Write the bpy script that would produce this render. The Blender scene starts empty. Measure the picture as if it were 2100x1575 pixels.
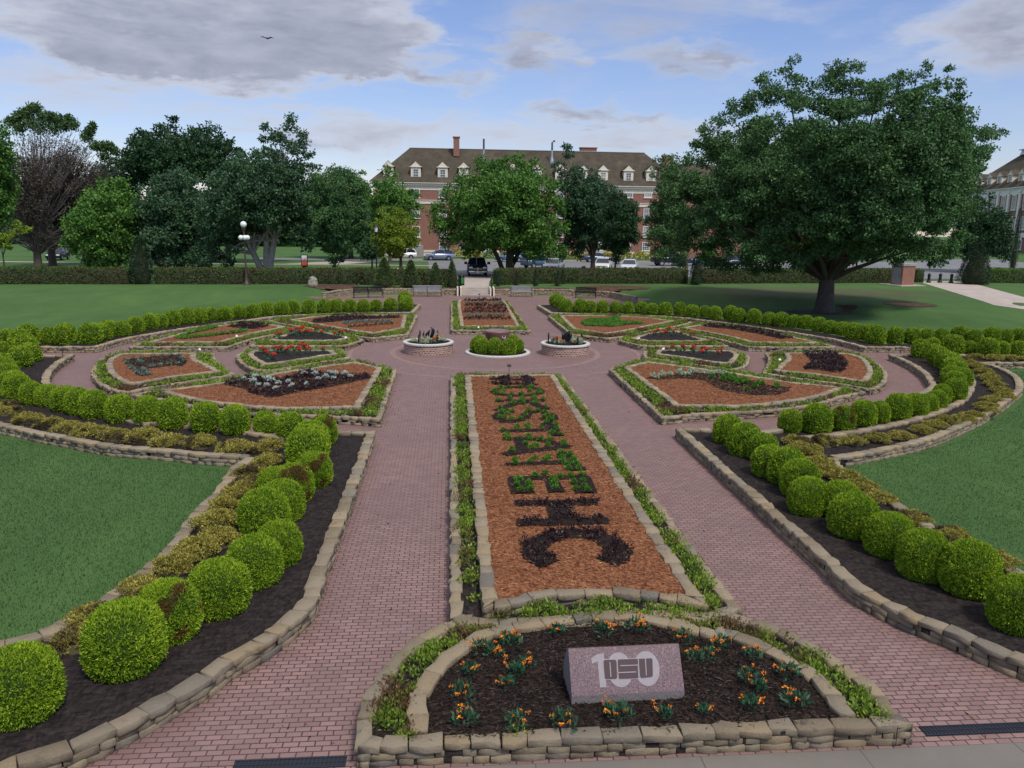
import bpy, math, random
import numpy as np
from mathutils import Vector, Matrix, noise
from mathutils.geometry import tessellate_polygon
R = math.radians
SC = bpy.context.scene
COL = SC.collection
# ---------------------------------------------------------------- camera
FPX, PITCH, YAW, ROLL, CH = 1592.06, 0.199246601, 0.0822939172, 0.0126862549, 5.7
CX, CY = 2.143, 35.68                      # middle of the round plaza
ca, sa, cb, sb, cr, sr = math.cos(PITCH), math.sin(PITCH), math.cos(YAW), math.sin(YAW), math.cos(ROLL), math.sin(ROLL)
cF = np.array([sb*ca, cb*ca, -sa]); _r = np.array([cb, -sb, 0.0]); _u = np.array([sb*sa, cb*sa, ca])
cR = cr*_r + sr*_u; cU = -sr*_r + cr*_u
cam = bpy.data.cameras.new('camera'); co = bpy.data.objects.new('camera', cam); COL.objects.link(co)
cam.sensor_width = 36; cam.lens = FPX/2100*36; cam.clip_end = 3000
co.matrix_world = Matrix(((cR[0], cU[0], -cF[0], 0), (cR[1], cU[1], -cF[1], 0), (cR[2], cU[2], -cF[2], CH), (0, 0, 0, 1)))
SC.camera = co
# ---------------------------------------------------------------- light
SUN_EL, SUN_ROT = R(56), R(150)
SC.view_settings.view_transform = 'Standard'; SC.view_settings.look = 'None'
SC.view_settings.exposure = 0.28; SC.view_settings.gamma = 1
SC.cycles.max_bounces = 6; SC.cycles.diffuse_bounces = 3; SC.cycles.transmission_bounces = 3; SC.cycles.transparent_max_bounces = 4
W = bpy.data.worlds.new('World'); SC.world = W; W.use_nodes = True
nt = W.node_tree; nt.nodes.clear()
def wn(t, **k):
    n = nt.nodes.new(t)
    for a, b in k.items(): setattr(n, a, b)
    return n
def wm(op, a, b=None, c=None):
    n = wn('ShaderNodeMath', operation=op)
    for i, v in enumerate((a, b, c)):
        if v is None: continue
        if isinstance(v, (int, float)): n.inputs[i].default_value = v
        else: nt.links.new(v, n.inputs[i])
    return n.outputs[0]
sky = wn('ShaderNodeTexSky', sky_type='NISHITA', sun_disc=False, sun_elevation=SUN_EL, sun_rotation=SUN_ROT, altitude=200, air_density=1.3, dust_density=0.25, ozone_density=2.5)
tc = wn('ShaderNodeTexCoord'); sp = wn('ShaderNodeSeparateXYZ'); nt.links.new(tc.outputs['Generated'], sp.inputs[0])
az = wm('ARCTAN2', sp.outputs[0], sp.outputs[1]); el = wm('ARCSINE', sp.outputs[2])
elc = wm('MAXIMUM', el, 0.0)
# clouds are thinner and flatter toward the horizon: coordinates on a high flat layer
cv = wn('ShaderNodeCombineXYZ')
nt.links.new(wm('MULTIPLY', az, 5.0), cv.inputs[0]); nt.links.new(wm('MULTIPLY', elc, 15.0), cv.inputs[1])
def wnoise(scale, detail, rough, off, stretch=(1, 1, 1), dist=0.3):
    m = wn('ShaderNodeMapping'); m.inputs['Location'].default_value = off; m.inputs['Scale'].default_value = stretch
    nt.links.new(cv.outputs[0], m.inputs[0])
    n = wn('ShaderNodeTexNoise'); n.inputs['Scale'].default_value = scale; n.inputs['Detail'].default_value = detail
    n.inputs['Roughness'].default_value = rough; n.inputs['Distortion'].default_value = dist
    nt.links.new(m.outputs[0], n.inputs['Vector']); return n.outputs['Fac']
n1 = wnoise(1.1, 9, .58, (3.1, 7.7, 0), (1, 1.3, 1), .5); n2 = wnoise(3.2, 8, .6, (1.3, 2.2, 5), (1, 1.25, 1), .2)
nw = wnoise(2.0, 7, .62, (8.3, 1.2, 2)); nv = wnoise(2.6, 7, .62, (2.3, 9.2, 7))
azw = wm('ADD', az, wm('MULTIPLY', wm('SUBTRACT', nw, .5), .22)); elw = wm('ADD', el, wm('MULTIPLY', wm('SUBTRACT', nv, .5), .085))
def blob(a0, e0, ra, re, w):
    d = wm('ADD', wm('POWER', wm('DIVIDE', wm('SUBTRACT', azw, a0), ra), 2), wm('POWER', wm('DIVIDE', wm('SUBTRACT', elw, e0), re), 2))
    return wm('MULTIPLY', wm('MAXIMUM', wm('SUBTRACT', 1.0, d), 0.0), w)
def pa(px): return math.atan((px-1050)/FPX)+YAW
def pe(px, py): return math.atan((787.5-py)/FPX)-PITCH + (px-1050)/FPX*ROLL
BL = [(430, 40, .30, .095, .75), (720, 90, .14, .05, .5), (330, 150, .2, .04, .22), (130, 25, .12, .04, .3), (1250, 20, .2, .06, .25), (1090, 115, .08, .02, .32), (1390, 130, .11, .02, .26),
      (1170, 232, .07, .018, .36), (1300, 245, .05, .012, .26), (2060, 110, .13, .07, .4), (900, 165, .09, .014, .28), (950, 270, .3, .028, .2), (700, 280, .14, .035, .22), (300, 230, .25, .035, .14), (1350, 280, .12, .025, .24)]
DK = [(1060, 108, .055, .024), (1120, 135, .06, .016), (1390, 132, .10, .018), (1170, 232, .055, .016), (1300, 246, .045, .010), (900, 160, .075, .011), (1230, 25, .17, .05), (2080, 120, .10, .07), (470, 135, .22, .030), (760, 112, .10, .034), (620, 285, .05, .014), (1480, 130, .05, .012), (860, 200, .04, .008), (300, 150, .10, .02)]
msum = None; dsum = None
for x, y, ra, re, w_ in BL:
    b = blob(pa(x), pe(x, y), ra, re, w_); msum = b if msum is None else wm('ADD', msum, b)
for x, y, ra, re in DK:
    b = blob(pa(x), pe(x, y), ra, re, 1.0); dsum = b if dsum is None else wm('ADD', dsum, b)
dens = wm('ADD', wm('ADD', wm('MULTIPLY', n1, .72), wm('MULTIPLY', n2, .32)), msum)
mr = wn('ShaderNodeMapRange', interpolation_type='SMOOTHERSTEP'); mr.inputs['From Min'].default_value = .42; mr.inputs['From Max'].default_value = 1.0
nt.links.new(dens, mr.inputs['Value'])
mr2 = wn('ShaderNodeMapRange', interpolation_type='SMOOTHSTEP'); mr2.inputs['From Min'].default_value = .62; mr2.inputs['From Max'].default_value = 1.45
nt.links.new(wm('ADD', dens, wm('MULTIPLY', wm('SUBTRACT', n2, .5), .45)), mr2.inputs['Value'])
cc = wn('ShaderNodeMix', data_type='RGBA'); vr = wn('ShaderNodeMapRange'); vr.inputs['From Min'].default_value = .3; vr.inputs['From Max'].default_value = .7; vr.inputs['To Min'].default_value = .35; vr.inputs['To Max'].default_value = 1.0
nt.links.new(wm('ADD', wm('MULTIPLY', nv, .6), wm('MULTIPLY', n2, .4)), vr.inputs['Value'])
nt.links.new(wm('MULTIPLY', wm('MINIMUM', wm('ADD', mr2.outputs[0], wm('MULTIPLY', dsum, .62)), 1.0), vr.outputs[0]), cc.inputs[0])
cc.inputs[6].default_value = (.50, .525, .60, 1); cc.inputs[7].default_value = (.235, .25, .325, 1)
sk = wn('ShaderNodeMix', data_type='RGBA', blend_type='MULTIPLY'); sk.inputs[0].default_value = 1
SKY_S = 0.088
nt.links.new(sky.outputs[0], sk.inputs[6]); sk.inputs[7].default_value = (.98*SKY_S, .97*SKY_S, 1.25*SKY_S, 1)
mx = wn('ShaderNodeMix', data_type='RGBA'); nt.links.new(wm('MULTIPLY', mr.outputs[0], .93), mx.inputs[0])
nt.links.new(sk.outputs[2], mx.inputs[6]); nt.links.new(cc.outputs[2], mx.inputs[7])
# unseen sky overhead brightened and neutralised, added as soft top light for the garden
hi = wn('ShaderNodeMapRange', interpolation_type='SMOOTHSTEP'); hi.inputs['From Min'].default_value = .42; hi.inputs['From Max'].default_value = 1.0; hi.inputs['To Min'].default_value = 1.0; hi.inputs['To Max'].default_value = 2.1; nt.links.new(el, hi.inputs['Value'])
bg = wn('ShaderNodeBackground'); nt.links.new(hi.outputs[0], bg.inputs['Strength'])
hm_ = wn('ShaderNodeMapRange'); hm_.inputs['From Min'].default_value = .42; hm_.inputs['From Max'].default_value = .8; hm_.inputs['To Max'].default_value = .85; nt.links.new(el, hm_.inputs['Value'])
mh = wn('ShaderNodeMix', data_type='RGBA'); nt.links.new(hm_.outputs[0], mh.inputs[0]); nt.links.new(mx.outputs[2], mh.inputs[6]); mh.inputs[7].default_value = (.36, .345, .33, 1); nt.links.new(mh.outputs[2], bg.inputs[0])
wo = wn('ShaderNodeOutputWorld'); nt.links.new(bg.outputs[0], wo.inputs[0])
sl = bpy.data.lights.new('sun', 'SUN'); sl.energy = 2.7; sl.angle = R(11); sl.color = (1, .93, .82)
so = bpy.data.objects.new('sun', sl); COL.objects.link(so)
sd = Vector((math.sin(SUN_ROT)*math.cos(SUN_EL), math.cos(SUN_ROT)*math.cos(SUN_EL), math.sin(SUN_EL)))
so.rotation_euler = sd.to_track_quat('Z', 'Y').to_euler(); so.location = (0, -20, 40)

# ---------------------------------------------------------------- tracing helpers
def ray(px, py):
    return cF + (px-1050)/FPX*cR + (787.5-py)/FPX*cU
def G(px, py, z=0.0):
    d = ray(px, py); t = (z-CH)/d[2]; return (float(d[0]*t), float(d[1]*t))
def RY(px, py, Y):
    d = ray(px, py); t = Y/d[1]; return Vector((float(d[0]*t), Y, float(CH+d[2]*t)))
def ss(t):
    t = min(1.0, max(0.0, t)); return t*t*(3-2*t)
def H(x, y):
    r = math.hypot(x-CX, y-CY)
    h = .55*ss((r-31.7)/1.5)*ss((y-42)/14)
    h += 1.7*ss((y-95)/50)*ss((x-45)/40)
    return h
def GH(px, py):
    z = 0.0
    for _ in range(12):
        x, y = G(px, py, z); z = .5*z+.5*H(x, y)
    return Vector((x, y, z))
def tf(s, ox, oy, pts): return [(ox+p[0]/s, oy+p[1]/s)+((p[2]/s if s != 1 else p[2],)+tuple(p[3:]) if len(p) > 2 else ()) for p in pts]
def mir(p): return (2*CX-p[0], p[1])
def area(P): return .5*sum(P[i-1][0]*P[i][1]-P[i][0]*P[i-1][1] for i in range(len(P)))
def ccw(P): return P if area(P) > 0 else P[::-1]
def inpoly(x, y, P):
    c = np.zeros(len(x), bool); n = len(P)
    for i in range(n):
        x1, y1 = P[i-1]; x2, y2 = P[i]
        if y1 == y2: continue
        c ^= ((y1 > y) != (y2 > y)) & (x < (x2-x1)*(y-y1)/(y2-y1)+x1)
    return c
def smooth_path(P, closed, step=.3, sharp=34):
    n = len(P); P = [np.array(p[:2], float) for p in P]; S = []
    for i in range(n):
        if not closed and i in (0, n-1): S.append(True); continue
        a = P[i]-P[i-1]; b = P[(i+1) % n]-P[i]
        ang = math.degrees(math.acos(max(-1, min(1, a@b/(np.linalg.norm(a)*np.linalg.norm(b)+1e-9)))))
        S.append(ang > sharp)
    out = []; cor = []
    for i in range(n if closed else n-1):
        j = (i+1) % n; p1, p2 = P[i], P[j]
        p0 = 2*p1-p2 if S[i] else P[i-1]; p3 = 2*p2-p1 if S[j] else P[(i+2) % n]
        m = max(1, int(math.ceil(np.linalg.norm(p2-p1)/step)))
        for k in range(m):
            t = k/m
            q = .5*((2*p1)+(p2-p0)*t+(2*p0-5*p1+4*p2-p3)*t*t+(3*p1-p0-3*p2+p3)*t**3)
            if k == 0 and S[i]: cor.append(len(out))
            out.append(q)
    if not closed: cor.append(len(out)); out.append(P[-1])
    return out, cor
def offset_path(P, d, closed):
    n = len(P); o = []
    for i in range(n):
        a = P[i]-P[i-1] if (closed or i > 0) else P[1]-P[0]
        b = P[(i+1) % n]-P[i] if (closed or i < n-1) else P[i]-P[i-1]
        a = a/(np.linalg.norm(a)+1e-9); b = b/(np.linalg.norm(b)+1e-9)
        m = a+b; L = np.linalg.norm(m)
        if L < .2: m = b; L = 1
        m = m/L; nrm = np.array([-m[1], m[0]]); k = max(.5, float(m@b))
        o.append(P[i]+nrm*d/k)
    return o

# ---------------------------------------------------------------- mesh helpers
def tag(o, label=None, cat=None, group=None, kind=None):
    if label: o['label'] = label
    if cat: o['category'] = cat
    if group: o['group'] = group
    if kind: o['kind'] = kind
    return o
def empty(name, loc=(0, 0, 0), rz=0.0):
    o = bpy.data.objects.new(name, None); COL.objects.link(o); o.empty_display_size = .2
    o.location = loc; o.rotation_euler = (0, 0, rz); return o
def link(name, me, parent=None, loc=None):
    o = bpy.data.objects.new(name, me); COL.objects.link(o)
    if parent is not None: o.parent = parent
    if loc is not None: o.location = loc
    return o
def npmesh(name, V, F, mats, mi=None, smooth=False):
    me = bpy.data.meshes.new(name); V = np.asarray(V, np.float32); F = np.asarray(F, np.int32); k = F.shape[1]
    me.vertices.add(len(V)); me.vertices.foreach_set('co', V.ravel())
    me.loops.add(F.size); me.loops.foreach_set('vertex_index', F.ravel())
    me.polygons.add(len(F)); me.polygons.foreach_set('loop_start', np.arange(0, F.size, k, dtype=np.int32))
    for m in mats: me.materials.append(m)
    if mi is not None: me.polygons.foreach_set('material_index', np.asarray(mi, np.int32))
    if smooth: me.polygons.foreach_set('use_smooth', np.ones(len(F), bool))
    me.update(calc_edges=True); return me
class MB:
    def __init__(s): s.V = []; s.F = []; s.M = []; s.S = []
    def add(s, V, F, m=0, sm=False):
        b = len(s.V); s.V += [tuple(v) for v in V]; s.F += [tuple(b+i for i in f) for f in F]; s.M += [m]*len(F); s.S += [sm]*len(F)
    def box(s, c, d, rz=0.0, m=0, taper=1.0, mat=None, bev=0.0):
        hx, hy, hz = d[0]/2, d[1]/2, d[2]/2; V = []
        if bev > 0:
            for zz, k in ((-hz, 1), (-hz+bev, 0), (hz-bev, 0), (hz, 1)):
                t = taper if zz > 0 else 1.0
                for sx, sy in ((-1, -1), (1, -1), (1, 1), (-1, 1)):
                    V.append(Vector((sx*(hx*t-bev*k), sy*(hy*t-bev*k), zz)))
            F = [(3, 2, 1, 0), (12, 13, 14, 15)]
            for r in range(3):
                for i in range(4):
                    j = (i+1) % 4; F.append((r*4+i, r*4+j, r*4+4+j, r*4+4+i))
        else:
            for zz in (-hz, hz):
                t = taper if zz > 0 else 1.0
                for sx, sy in ((-1, -1), (1, -1), (1, 1), (-1, 1)): V.append(Vector((sx*hx*t, sy*hy*t, zz)))
            F = [(3, 2, 1, 0), (4, 5, 6, 7), (0, 1, 5, 4), (1, 2, 6, 5), (2, 3, 7, 6), (3, 0, 4, 7)]
        M_ = mat if mat is not None else Matrix.Rotation(rz, 3, 'Z')
        s.add([M_ @ v+Vector(c) for v in V], F, m)
    def tube(s, pts, rad, n=8, m=0, cap=True, sm=True):
        pts = [Vector(p) for p in pts]; V = []; F = []
        if not isinstance(rad, (list, tuple)): rad = [rad]*len(pts)
        for i, p in enumerate(pts):
            d = (pts[min(i+1, len(pts)-1)]-pts[max(i-1, 0)]).normalized()
            a = d.cross(Vector((0, 0, 1))) if abs(d.z) < .95 else d.cross(Vector((1, 0, 0)))
            a.normalize(); b = d.cross(a)
            for k in range(n):
                t = 2*math.pi*k/n; V.append(p+(a*math.cos(t)+b*math.sin(t))*rad[i])
        for i in range(len(pts)-1):
            for k in range(n):
                k2 = (k+1) % n; F.append((i*n+k, i*n+k2, i*n+n+k2, i*n+n+k))
        s.add(V, F, m, sm)
        if cap:
            s.add(V[:n], [tuple(range(n))], m); s.add(V[-n:], [tuple(range(n))[::-1]], m)
    def lathe(s, prof, c=(0, 0, 0), n=32, m=0, sm=True):
        V = []; F = []; c = Vector(c)
        for r, z in prof:
            for k in range(n):
                t = 2*math.pi*k/n; V.append(c+Vector((r*math.cos(t), r*math.sin(t), z)))
        for i in range(len(prof)-1):
            for k in range(n):
                k2 = (k+1) % n; F.append((i*n+k, i*n+k2, i*n+n+k2, i*n+n+k))
        s.add(V, F, m, sm)
    def prism(s, P, z0, z1, m=0, top=True, bottom=False):
        P = ccw([tuple(p[:2]) for p in P]); n = len(P)
        s.add([(x, y, z0) for x, y in P]+[(x, y, z1) for x, y in P], [(i, (i+1) % n, n+(i+1) % n, n+i) for i in range(n)], m)
        if top: s.fill(P, z1, m)
        if bottom: s.fill(P, z0, m)
    def fill(s, P, z, m=0):
        v = [Vector((x, y, 0)) for x, y in P]
        F = tessellate_polygon([v]); out = []
        for a, b, c in F:
            A, B, C_ = P[a], P[b], P[c]
            cr_ = (B[0]-A[0])*(C_[1]-A[1])-(B[1]-A[1])*(C_[0]-A[0])
            out.append((a, b, c) if cr_ > 0 else (a, c, b))
        s.add([(x, y, z(x, y) if callable(z) else z) for x, y in P], out, m)
    def build(s, name, mats, parent=None, origin=None):
        me = bpy.data.meshes.new(name)
        V = s.V if origin is None else [(x-origin[0], y-origin[1], z-origin[2]) for x, y, z in s.V]
        me.from_pydata(V, [], s.F)
        for m in (mats if isinstance(mats, (list, tuple)) else [mats]): me.materials.append(m)
        me.polygons.foreach_set('material_index', s.M); me.polygons.foreach_set('use_smooth', s.S); me.update()
        return link(name, me, parent, origin if parent is None else None)
def copy_tree(o, parent=None):
    c = o.copy(); COL.objects.link(c); c.parent = parent
    for ch in list(o.children): copy_tree(ch, c)
    return c
ONES = 'zeroth first second third fourth fifth sixth seventh eighth ninth tenth eleventh twelfth thirteenth fourteenth fifteenth sixteenth seventeenth eighteenth nineteenth'.split()
TENS = {2: 'twent', 3: 'thirt', 4: 'fort', 5: 'fift', 6: 'sixt', 7: 'sevent', 8: 'eight', 9: 'ninet'}
def nth(n):
    if n < 20: return ONES[n]
    return TENS[n//10]+('ieth' if n % 10 == 0 else 'y-'+ONES[n % 10])

# ---------------------------------------------------------------- material helpers
class NT:
    def __init__(s, name):
        s.m = bpy.data.materials.new(name); s.m.use_nodes = True; s.t = s.m.node_tree; s.t.nodes.clear()
        s.out = s.t.nodes.new('ShaderNodeOutputMaterial')
    def n(s, t, ins=None, **k):
        n = s.t.nodes.new(t)
        for a, b in k.items(): setattr(n, a, b)
        for a, b in (ins or {}).items():
            i = n.inputs[a]
            if hasattr(b, 'links') or isinstance(b, bpy.types.NodeSocket): s.t.links.new(b, i)
            else: i.default_value = b
        return n
    def pos(s): return s.n('ShaderNodeNewGeometry').outputs['Position']
    def rnd(s): return s.n('ShaderNodeNewGeometry').outputs['Random Per Island']
    def noise(s, scale, detail=3, rough=.5, vec=None, stretch=None):
        v = vec if vec is not None else s.pos()
        if stretch: v = s.n('ShaderNodeMapping', {'Vector': v, 'Scale': stretch}).outputs[0]
        return s.n('ShaderNodeTexNoise', {'Scale': scale, 'Detail': detail, 'Roughness': rough, 'Vector': v}).outputs['Fac']
    def ramp(s, fac, stops, interp='LINEAR'):
        r = s.n('ShaderNodeValToRGB', {'Fac': fac}); e = r.color_ramp; e.interpolation = interp
        while len(e.elements) < len(stops): e.elements.new(.5)
        for i, (p, c) in enumerate(stops):
            e.elements[i].position = p; e.elements[i].color = tuple(c)+(1,) if len(c) == 3 else c
        return r.outputs[0]
    def mix(s, fac, a, b, mode='MIX'):
        a = a+(1,) if isinstance(a, tuple) and len(a) == 3 else a; b = b+(1,) if isinstance(b, tuple) and len(b) == 3 else b
        return s.n('ShaderNodeMix', {0: fac, 6: a, 7: b}, data_type='RGBA', blend_type=mode).outputs[2]
    def math(s, op, a, b=0.0): return s.n('ShaderNodeMath', {0: a, 1: b}, operation=op).outputs[0]
    def bump(s, h, strength=.5, dist=.02): return s.n('ShaderNodeBump', {'Height': h, 'Strength': strength, 'Distance': dist}).outputs[0]
    def pbr(s, col, rough=.8, normal=None, metal=0.0, spec=.3, **k):
        ins = {'Base Color': col+(1,) if isinstance(col, tuple) and len(col) == 3 else col, 'Roughness': rough, 'Metallic': metal, 'Specular IOR Level': spec}
        if normal is not None: ins['Normal'] = normal
        ins.update(k); b = s.n('ShaderNodeBsdfPrincipled', ins)
        s.t.links.new(b.outputs[0], s.out.inputs[0]); return s.m
def plain(name, col, rough=.6, metal=0.0, spec=.4, var=.12, scale=3.0):
    t = NT(name); f = t.noise(scale, 4, .6)
    lo = tuple(c*(1-var) for c in col); hi = tuple(min(1, c*(1+var)) for c in col)
    return t.pbr(t.ramp(f, [(.3, lo), (.7, hi)]), rough, None, metal, spec)
def leafmat(name, stops, nscale=1.2, trans=.25, rough=.55, patch=None):
    t = NT(name); f = t.math('ADD', t.math('MULTIPLY', t.rnd(), .55), t.math('MULTIPLY', t.noise(nscale, 3, .6), .62))
    f = t.math('SUBTRACT', f, .08); c = t.ramp(f, stops)
    if patch:
        pf = t.noise(patch[1], 3, .6); pm = t.n('ShaderNodeMapRange', {'Value': pf, 'From Min': patch[2], 'From Max': patch[2]+.09}).outputs[0]
        c = t.mix(pm, c, patch[0])
    p = t.n('ShaderNodeBsdfPrincipled', {'Base Color': c, 'Roughness': rough, 'Specular IOR Level': .25})
    tr = t.n('ShaderNodeBsdfTranslucent', {'Color': c}); mx_ = t.n('ShaderNodeMixShader', {0: trans, 1: p.outputs[0], 2: tr.outputs[0]})
    t.t.links.new(mx_.outputs[0], t.out.inputs[0]); return t.m
M = {}
def mk_lawn():
    t = NT('lawn'); P = t.pos()
    big = t.noise(.11, 4, .6, P); mid = t.noise(.7, 4, .65, P, (1, .35, 1)); fine = t.noise(14, 4, .75, P); vf = t.noise(70, 2, .8, P)
    c = t.ramp(t.math('ADD', t.math('MULTIPLY', big, .5), t.math('MULTIPLY', mid, .5)), [(.34, (.028, .074, .024)), (.5, (.049, .112, .034)), (.66, (.086, .160, .050))])
    md2 = t.noise(2.6, 6, .75, P); c = t.mix(t.n('ShaderNodeMapRange', {'Value': md2, 'From Min': .45, 'From Max': .7, 'To Max': .4}).outputs[0], c, (.08, .135, .048)); c = t.mix(t.n('ShaderNodeMapRange', {'Value': t.noise(5.5, 5, .8, P), 'From Min': .5, 'From Max': .72, 'To Max': .5}).outputs[0], c, (.03, .07, .022))
    c = t.mix(t.math('MULTIPLY', fine, .55), c, (.022, .058, .016)); c = t.mix(t.math('MULTIPLY', vf, .45), c, (.11, .19, .06))
    dn = t.noise(.33, 5, .7, t.n('ShaderNodeVectorMath', {0: P, 1: (31, 7, 0)}, operation='ADD').outputs[0])
    dm = t.n('ShaderNodeMapRange', {'Value': dn, 'From Min': .64, 'From Max': .74, 'To Max': .55}).outputs[0]
    c = t.mix(dm, c, (.12, .11, .06))
    # worn bare ground round the big tree's far side
    dd = t.n('ShaderNodeVectorMath', {0: P, 1: (30.5, 63.5, .5)}, operation='DISTANCE').outputs['Value']
    sx = t.n('ShaderNodeSeparateXYZ', {0: P}); ex = t.math('POWER', t.math('DIVIDE', t.math('SUBTRACT', sx.outputs[0], 31.0), 13.0), 2); ey = t.math('POWER', t.math('DIVIDE', t.math('SUBTRACT', sx.outputs[1], 64.5), 6.5), 2)
    e = t.math('ADD', t.math('ADD', ex, ey), t.math('MULTIPLY', t.math('SUBTRACT', t.noise(.5, 5, .7, P), .5), 2.6))
    em = t.n('ShaderNodeMapRange', {'Value': e, 'From Min': 1.15, 'From Max': .25, 'To Max': .6}).outputs[0]
    c = t.mix(em, c, (.085, .062, .045))
    return t.pbr(c, .9, t.bump(t.math('ADD', fine, t.math('MULTIPLY', vf, .6)), .6, .03), 0, .1)
M['lawn'] = mk_lawn()
def mk_paving():
    t = NT('brick_paving'); P = t.pos()
    b = t.n('ShaderNodeTexBrick', {'Vector': P, 'Color1': (.182, .105, .098, 1), 'Color2': (.242, .150, .138, 1), 'Mortar': (.020, .014, .014, 1), 'Scale': 1.0, 'Mortar Size': .0085, 'Mortar Smooth': .2, 'Bias': 0.0, 'Brick Width': .178, 'Row Height': .089})
    c = b.outputs['Color']; c = t.mix(t.math('MULTIPLY', t.n('ShaderNodeMapRange', {'Value': t.noise(85, 3, .8, P), 'From Min': .5, 'From Max': .8}).outputs[0], .7), c, (.38, .28, .265))
    st = t.n('ShaderNodeMapRange', {'Value': t.noise(.45, 6, .7, P), 'From Min': .42, 'From Max': .72, 'To Max': .55}).outputs[0]
    c = t.mix(st, c, (.13, .085, .085)); st2 = t.n('ShaderNodeMapRange', {'Value': t.noise(1.9, 5, .7, P, (.5, 1.6, 1)), 'From Min': .58, 'From Max': .75, 'To Max': .4}).outputs[0]
    c = t.mix(st2, c, (.27, .18, .17))
    return t.pbr(c, .6, t.bump(t.math('SUBTRACT', 1.0, b.outputs['Fac']), .5, .008), 0, .4)
M['paving'] = mk_paving()
def mk_stone():
    t = NT('dry_stone'); r = t.rnd(); P = t.pos()
    c = t.ramp(r, [(0, (.24, .185, .115)), (.2, (.40, .30, .17)), (.4, (.31, .26, .185)), (.55, (.43, .34, .215)), (.7, (.24, .215, .175)), (.82, (.38, .31, .22)), (.95, (.13, .125, .12)), (1, (.36, .25, .14))], 'CONSTANT')
    c = t.mix(t.math('MULTIPLY', t.noise(9, 5, .7, P), .75), c, (.35, .305, .24)); k = t.noise(3.2, 5, .7, P)
    c = t.mix(t.math('MULTIPLY', t.noise(45, 4, .7, P), .3), c, (.14, .12, .09))
    c = t.mix(t.n('ShaderNodeMapRange', {'Value': k, 'From Min': .58, 'From Max': .75, 'To Max': .7}).outputs[0], c, (.07, .068, .065))
    return t.pbr(c, .88, t.bump(t.math('ADD', t.noise(14, 6, .8, P), t.math('MULTIPLY', t.noise(60, 4, .8, P), .5)), 1.0, .045), 0, .15)
M['stone'] = mk_stone()
def mulch(name, a, b, c_, sc=38):
    t = NT(name); P = t.pos()
    w = t.n('ShaderNodeTexVoronoi', {'Scale': sc, 'Vector': t.n('ShaderNodeMapping', {'Vector': P, 'Scale': (1, .4, 1), 'Rotation': (0, 0, .6)}).outputs[0]})
    w2 = t.n('ShaderNodeTexVoronoi', {'Scale': sc*.8, 'Vector': t.n('ShaderNodeMapping', {'Vector': P, 'Scale': (.4, 1, 1), 'Rotation': (0, 0, .5)}).outputs[0]})
    f = t.math('MULTIPLY', t.math('ADD', w.outputs['Color'], w2.outputs['Color']), .5); c = t.ramp(f, [(.2, a), (.5, b), (.85, c_)])
    c = t.mix(t.math('MULTIPLY', t.noise(.9, 4, .6, P), .5), c, a)
    return t.pbr(c, .9, t.bump(f, 1.0, .04), 0, .15)
M['mulch_red'] = mulch('red_wood_mulch', (.08, .03, .014), (.215, .085, .038), (.37, .175, .09))
M['mulch_dark'] = mulch('dark_mulch', (.006, .0045, .0045), (.018, .012, .010), (.052, .034, .024))
M['soil'] = mulch('dark_soil', (.010, .008, .009), (.026, .020, .020), (.05, .04, .038), 30)
M['chip_red'] = leafmat('red_wood_chip', [(0, (.11, .04, .018)), (.55, (.26, .105, .048)), (1, (.46, .25, .13))], 2, 0)
M['chip_dark'] = leafmat('dark_wood_chip', [(0, (.008, .006, .006)), (.6, (.03, .02, .017)), (.9, (.07, .045, .032)), (1, (.2, .13, .08))], 2, 0)
M['globe'] = leafmat('globe_foliage', [(.12, (.025, .075, .006)), (.42, (.155, .285, .014)), (.85, (.39, .51, .03))], 2.2, .22)
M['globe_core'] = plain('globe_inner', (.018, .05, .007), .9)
M['globe_brown'] = leafmat('scorched_foliage', [(.1, (.07, .035, .012)), (.5, (.14, .075, .02)), (1, (.20, .17, .03))], 2.2, .2)
M['gold'] = leafmat('golden_foliage', [(.1, (.05, .055, .015)), (.45, (.27, .25, .05)), (.85, (.56, .49, .12))], 1.3, .25, .55, ((.075, .058, .03), 1.3, .53))
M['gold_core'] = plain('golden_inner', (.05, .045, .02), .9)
M['lime'] = leafmat('border_foliage', [(.1, (.03, .07, .012)), (.45, (.15, .25, .03)), (.9, (.36, .46, .06))], 1.0, .3, .5, ((.15, .085, .045), .8, .54))
M['green'] = leafmat('bedding_foliage', [(.1, (.03, .09, .012)), (.5, (.085, .23, .025)), (1, (.17, .36, .04))], 3, .25)
M['deep'] = leafmat('deep_green_foliage', [(.1, (.016, .055, .032)), (.5, (.04, .115, .06)), (1, (.08, .18, .10))], 3, .25)
M['purple'] = leafmat('dark_purple_foliage', [(.1, (.010, .006, .008)), (.5, (.028, .014, .018)), (1, (.075, .038, .045))], 3, .1, .4)
M['silver'] = leafmat('silver_foliage', [(.1, (.22, .30, .26)), (.5, (.42, .52, .46)), (1, (.66, .72, .68))], 3, .1)
M['palegreen'] = leafmat('pale_green_foliage', [(.1, (.16, .26, .16)), (.5, (.34, .45, .30)), (1, (.60, .68, .52))], 3, .1)
M['sage'] = leafmat('sage_foliage', [(.1, (.05, .09, .07)), (.5, (.12, .19, .15)), (1, (.26, .34, .29))], 3, .1)
M['red'] = leafmat('red_petals', [(0, (.45, .012, .008)), (.6, (.78, .035, .015)), (1, (.85, .12, .05))], 5, .1)
M['orange'] = leafmat('orange_petals', [(0, (.55, .10, .01)), (.5, (.85, .24, .012)), (1, (.9, .5, .05))], 5, .1)
M['white'] = plain('white_paint', (.72, .71, .68), .55, var=.06)
M['cream'] = plain('cream_trim', (.66, .60, .49), .6, var=.07)
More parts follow.
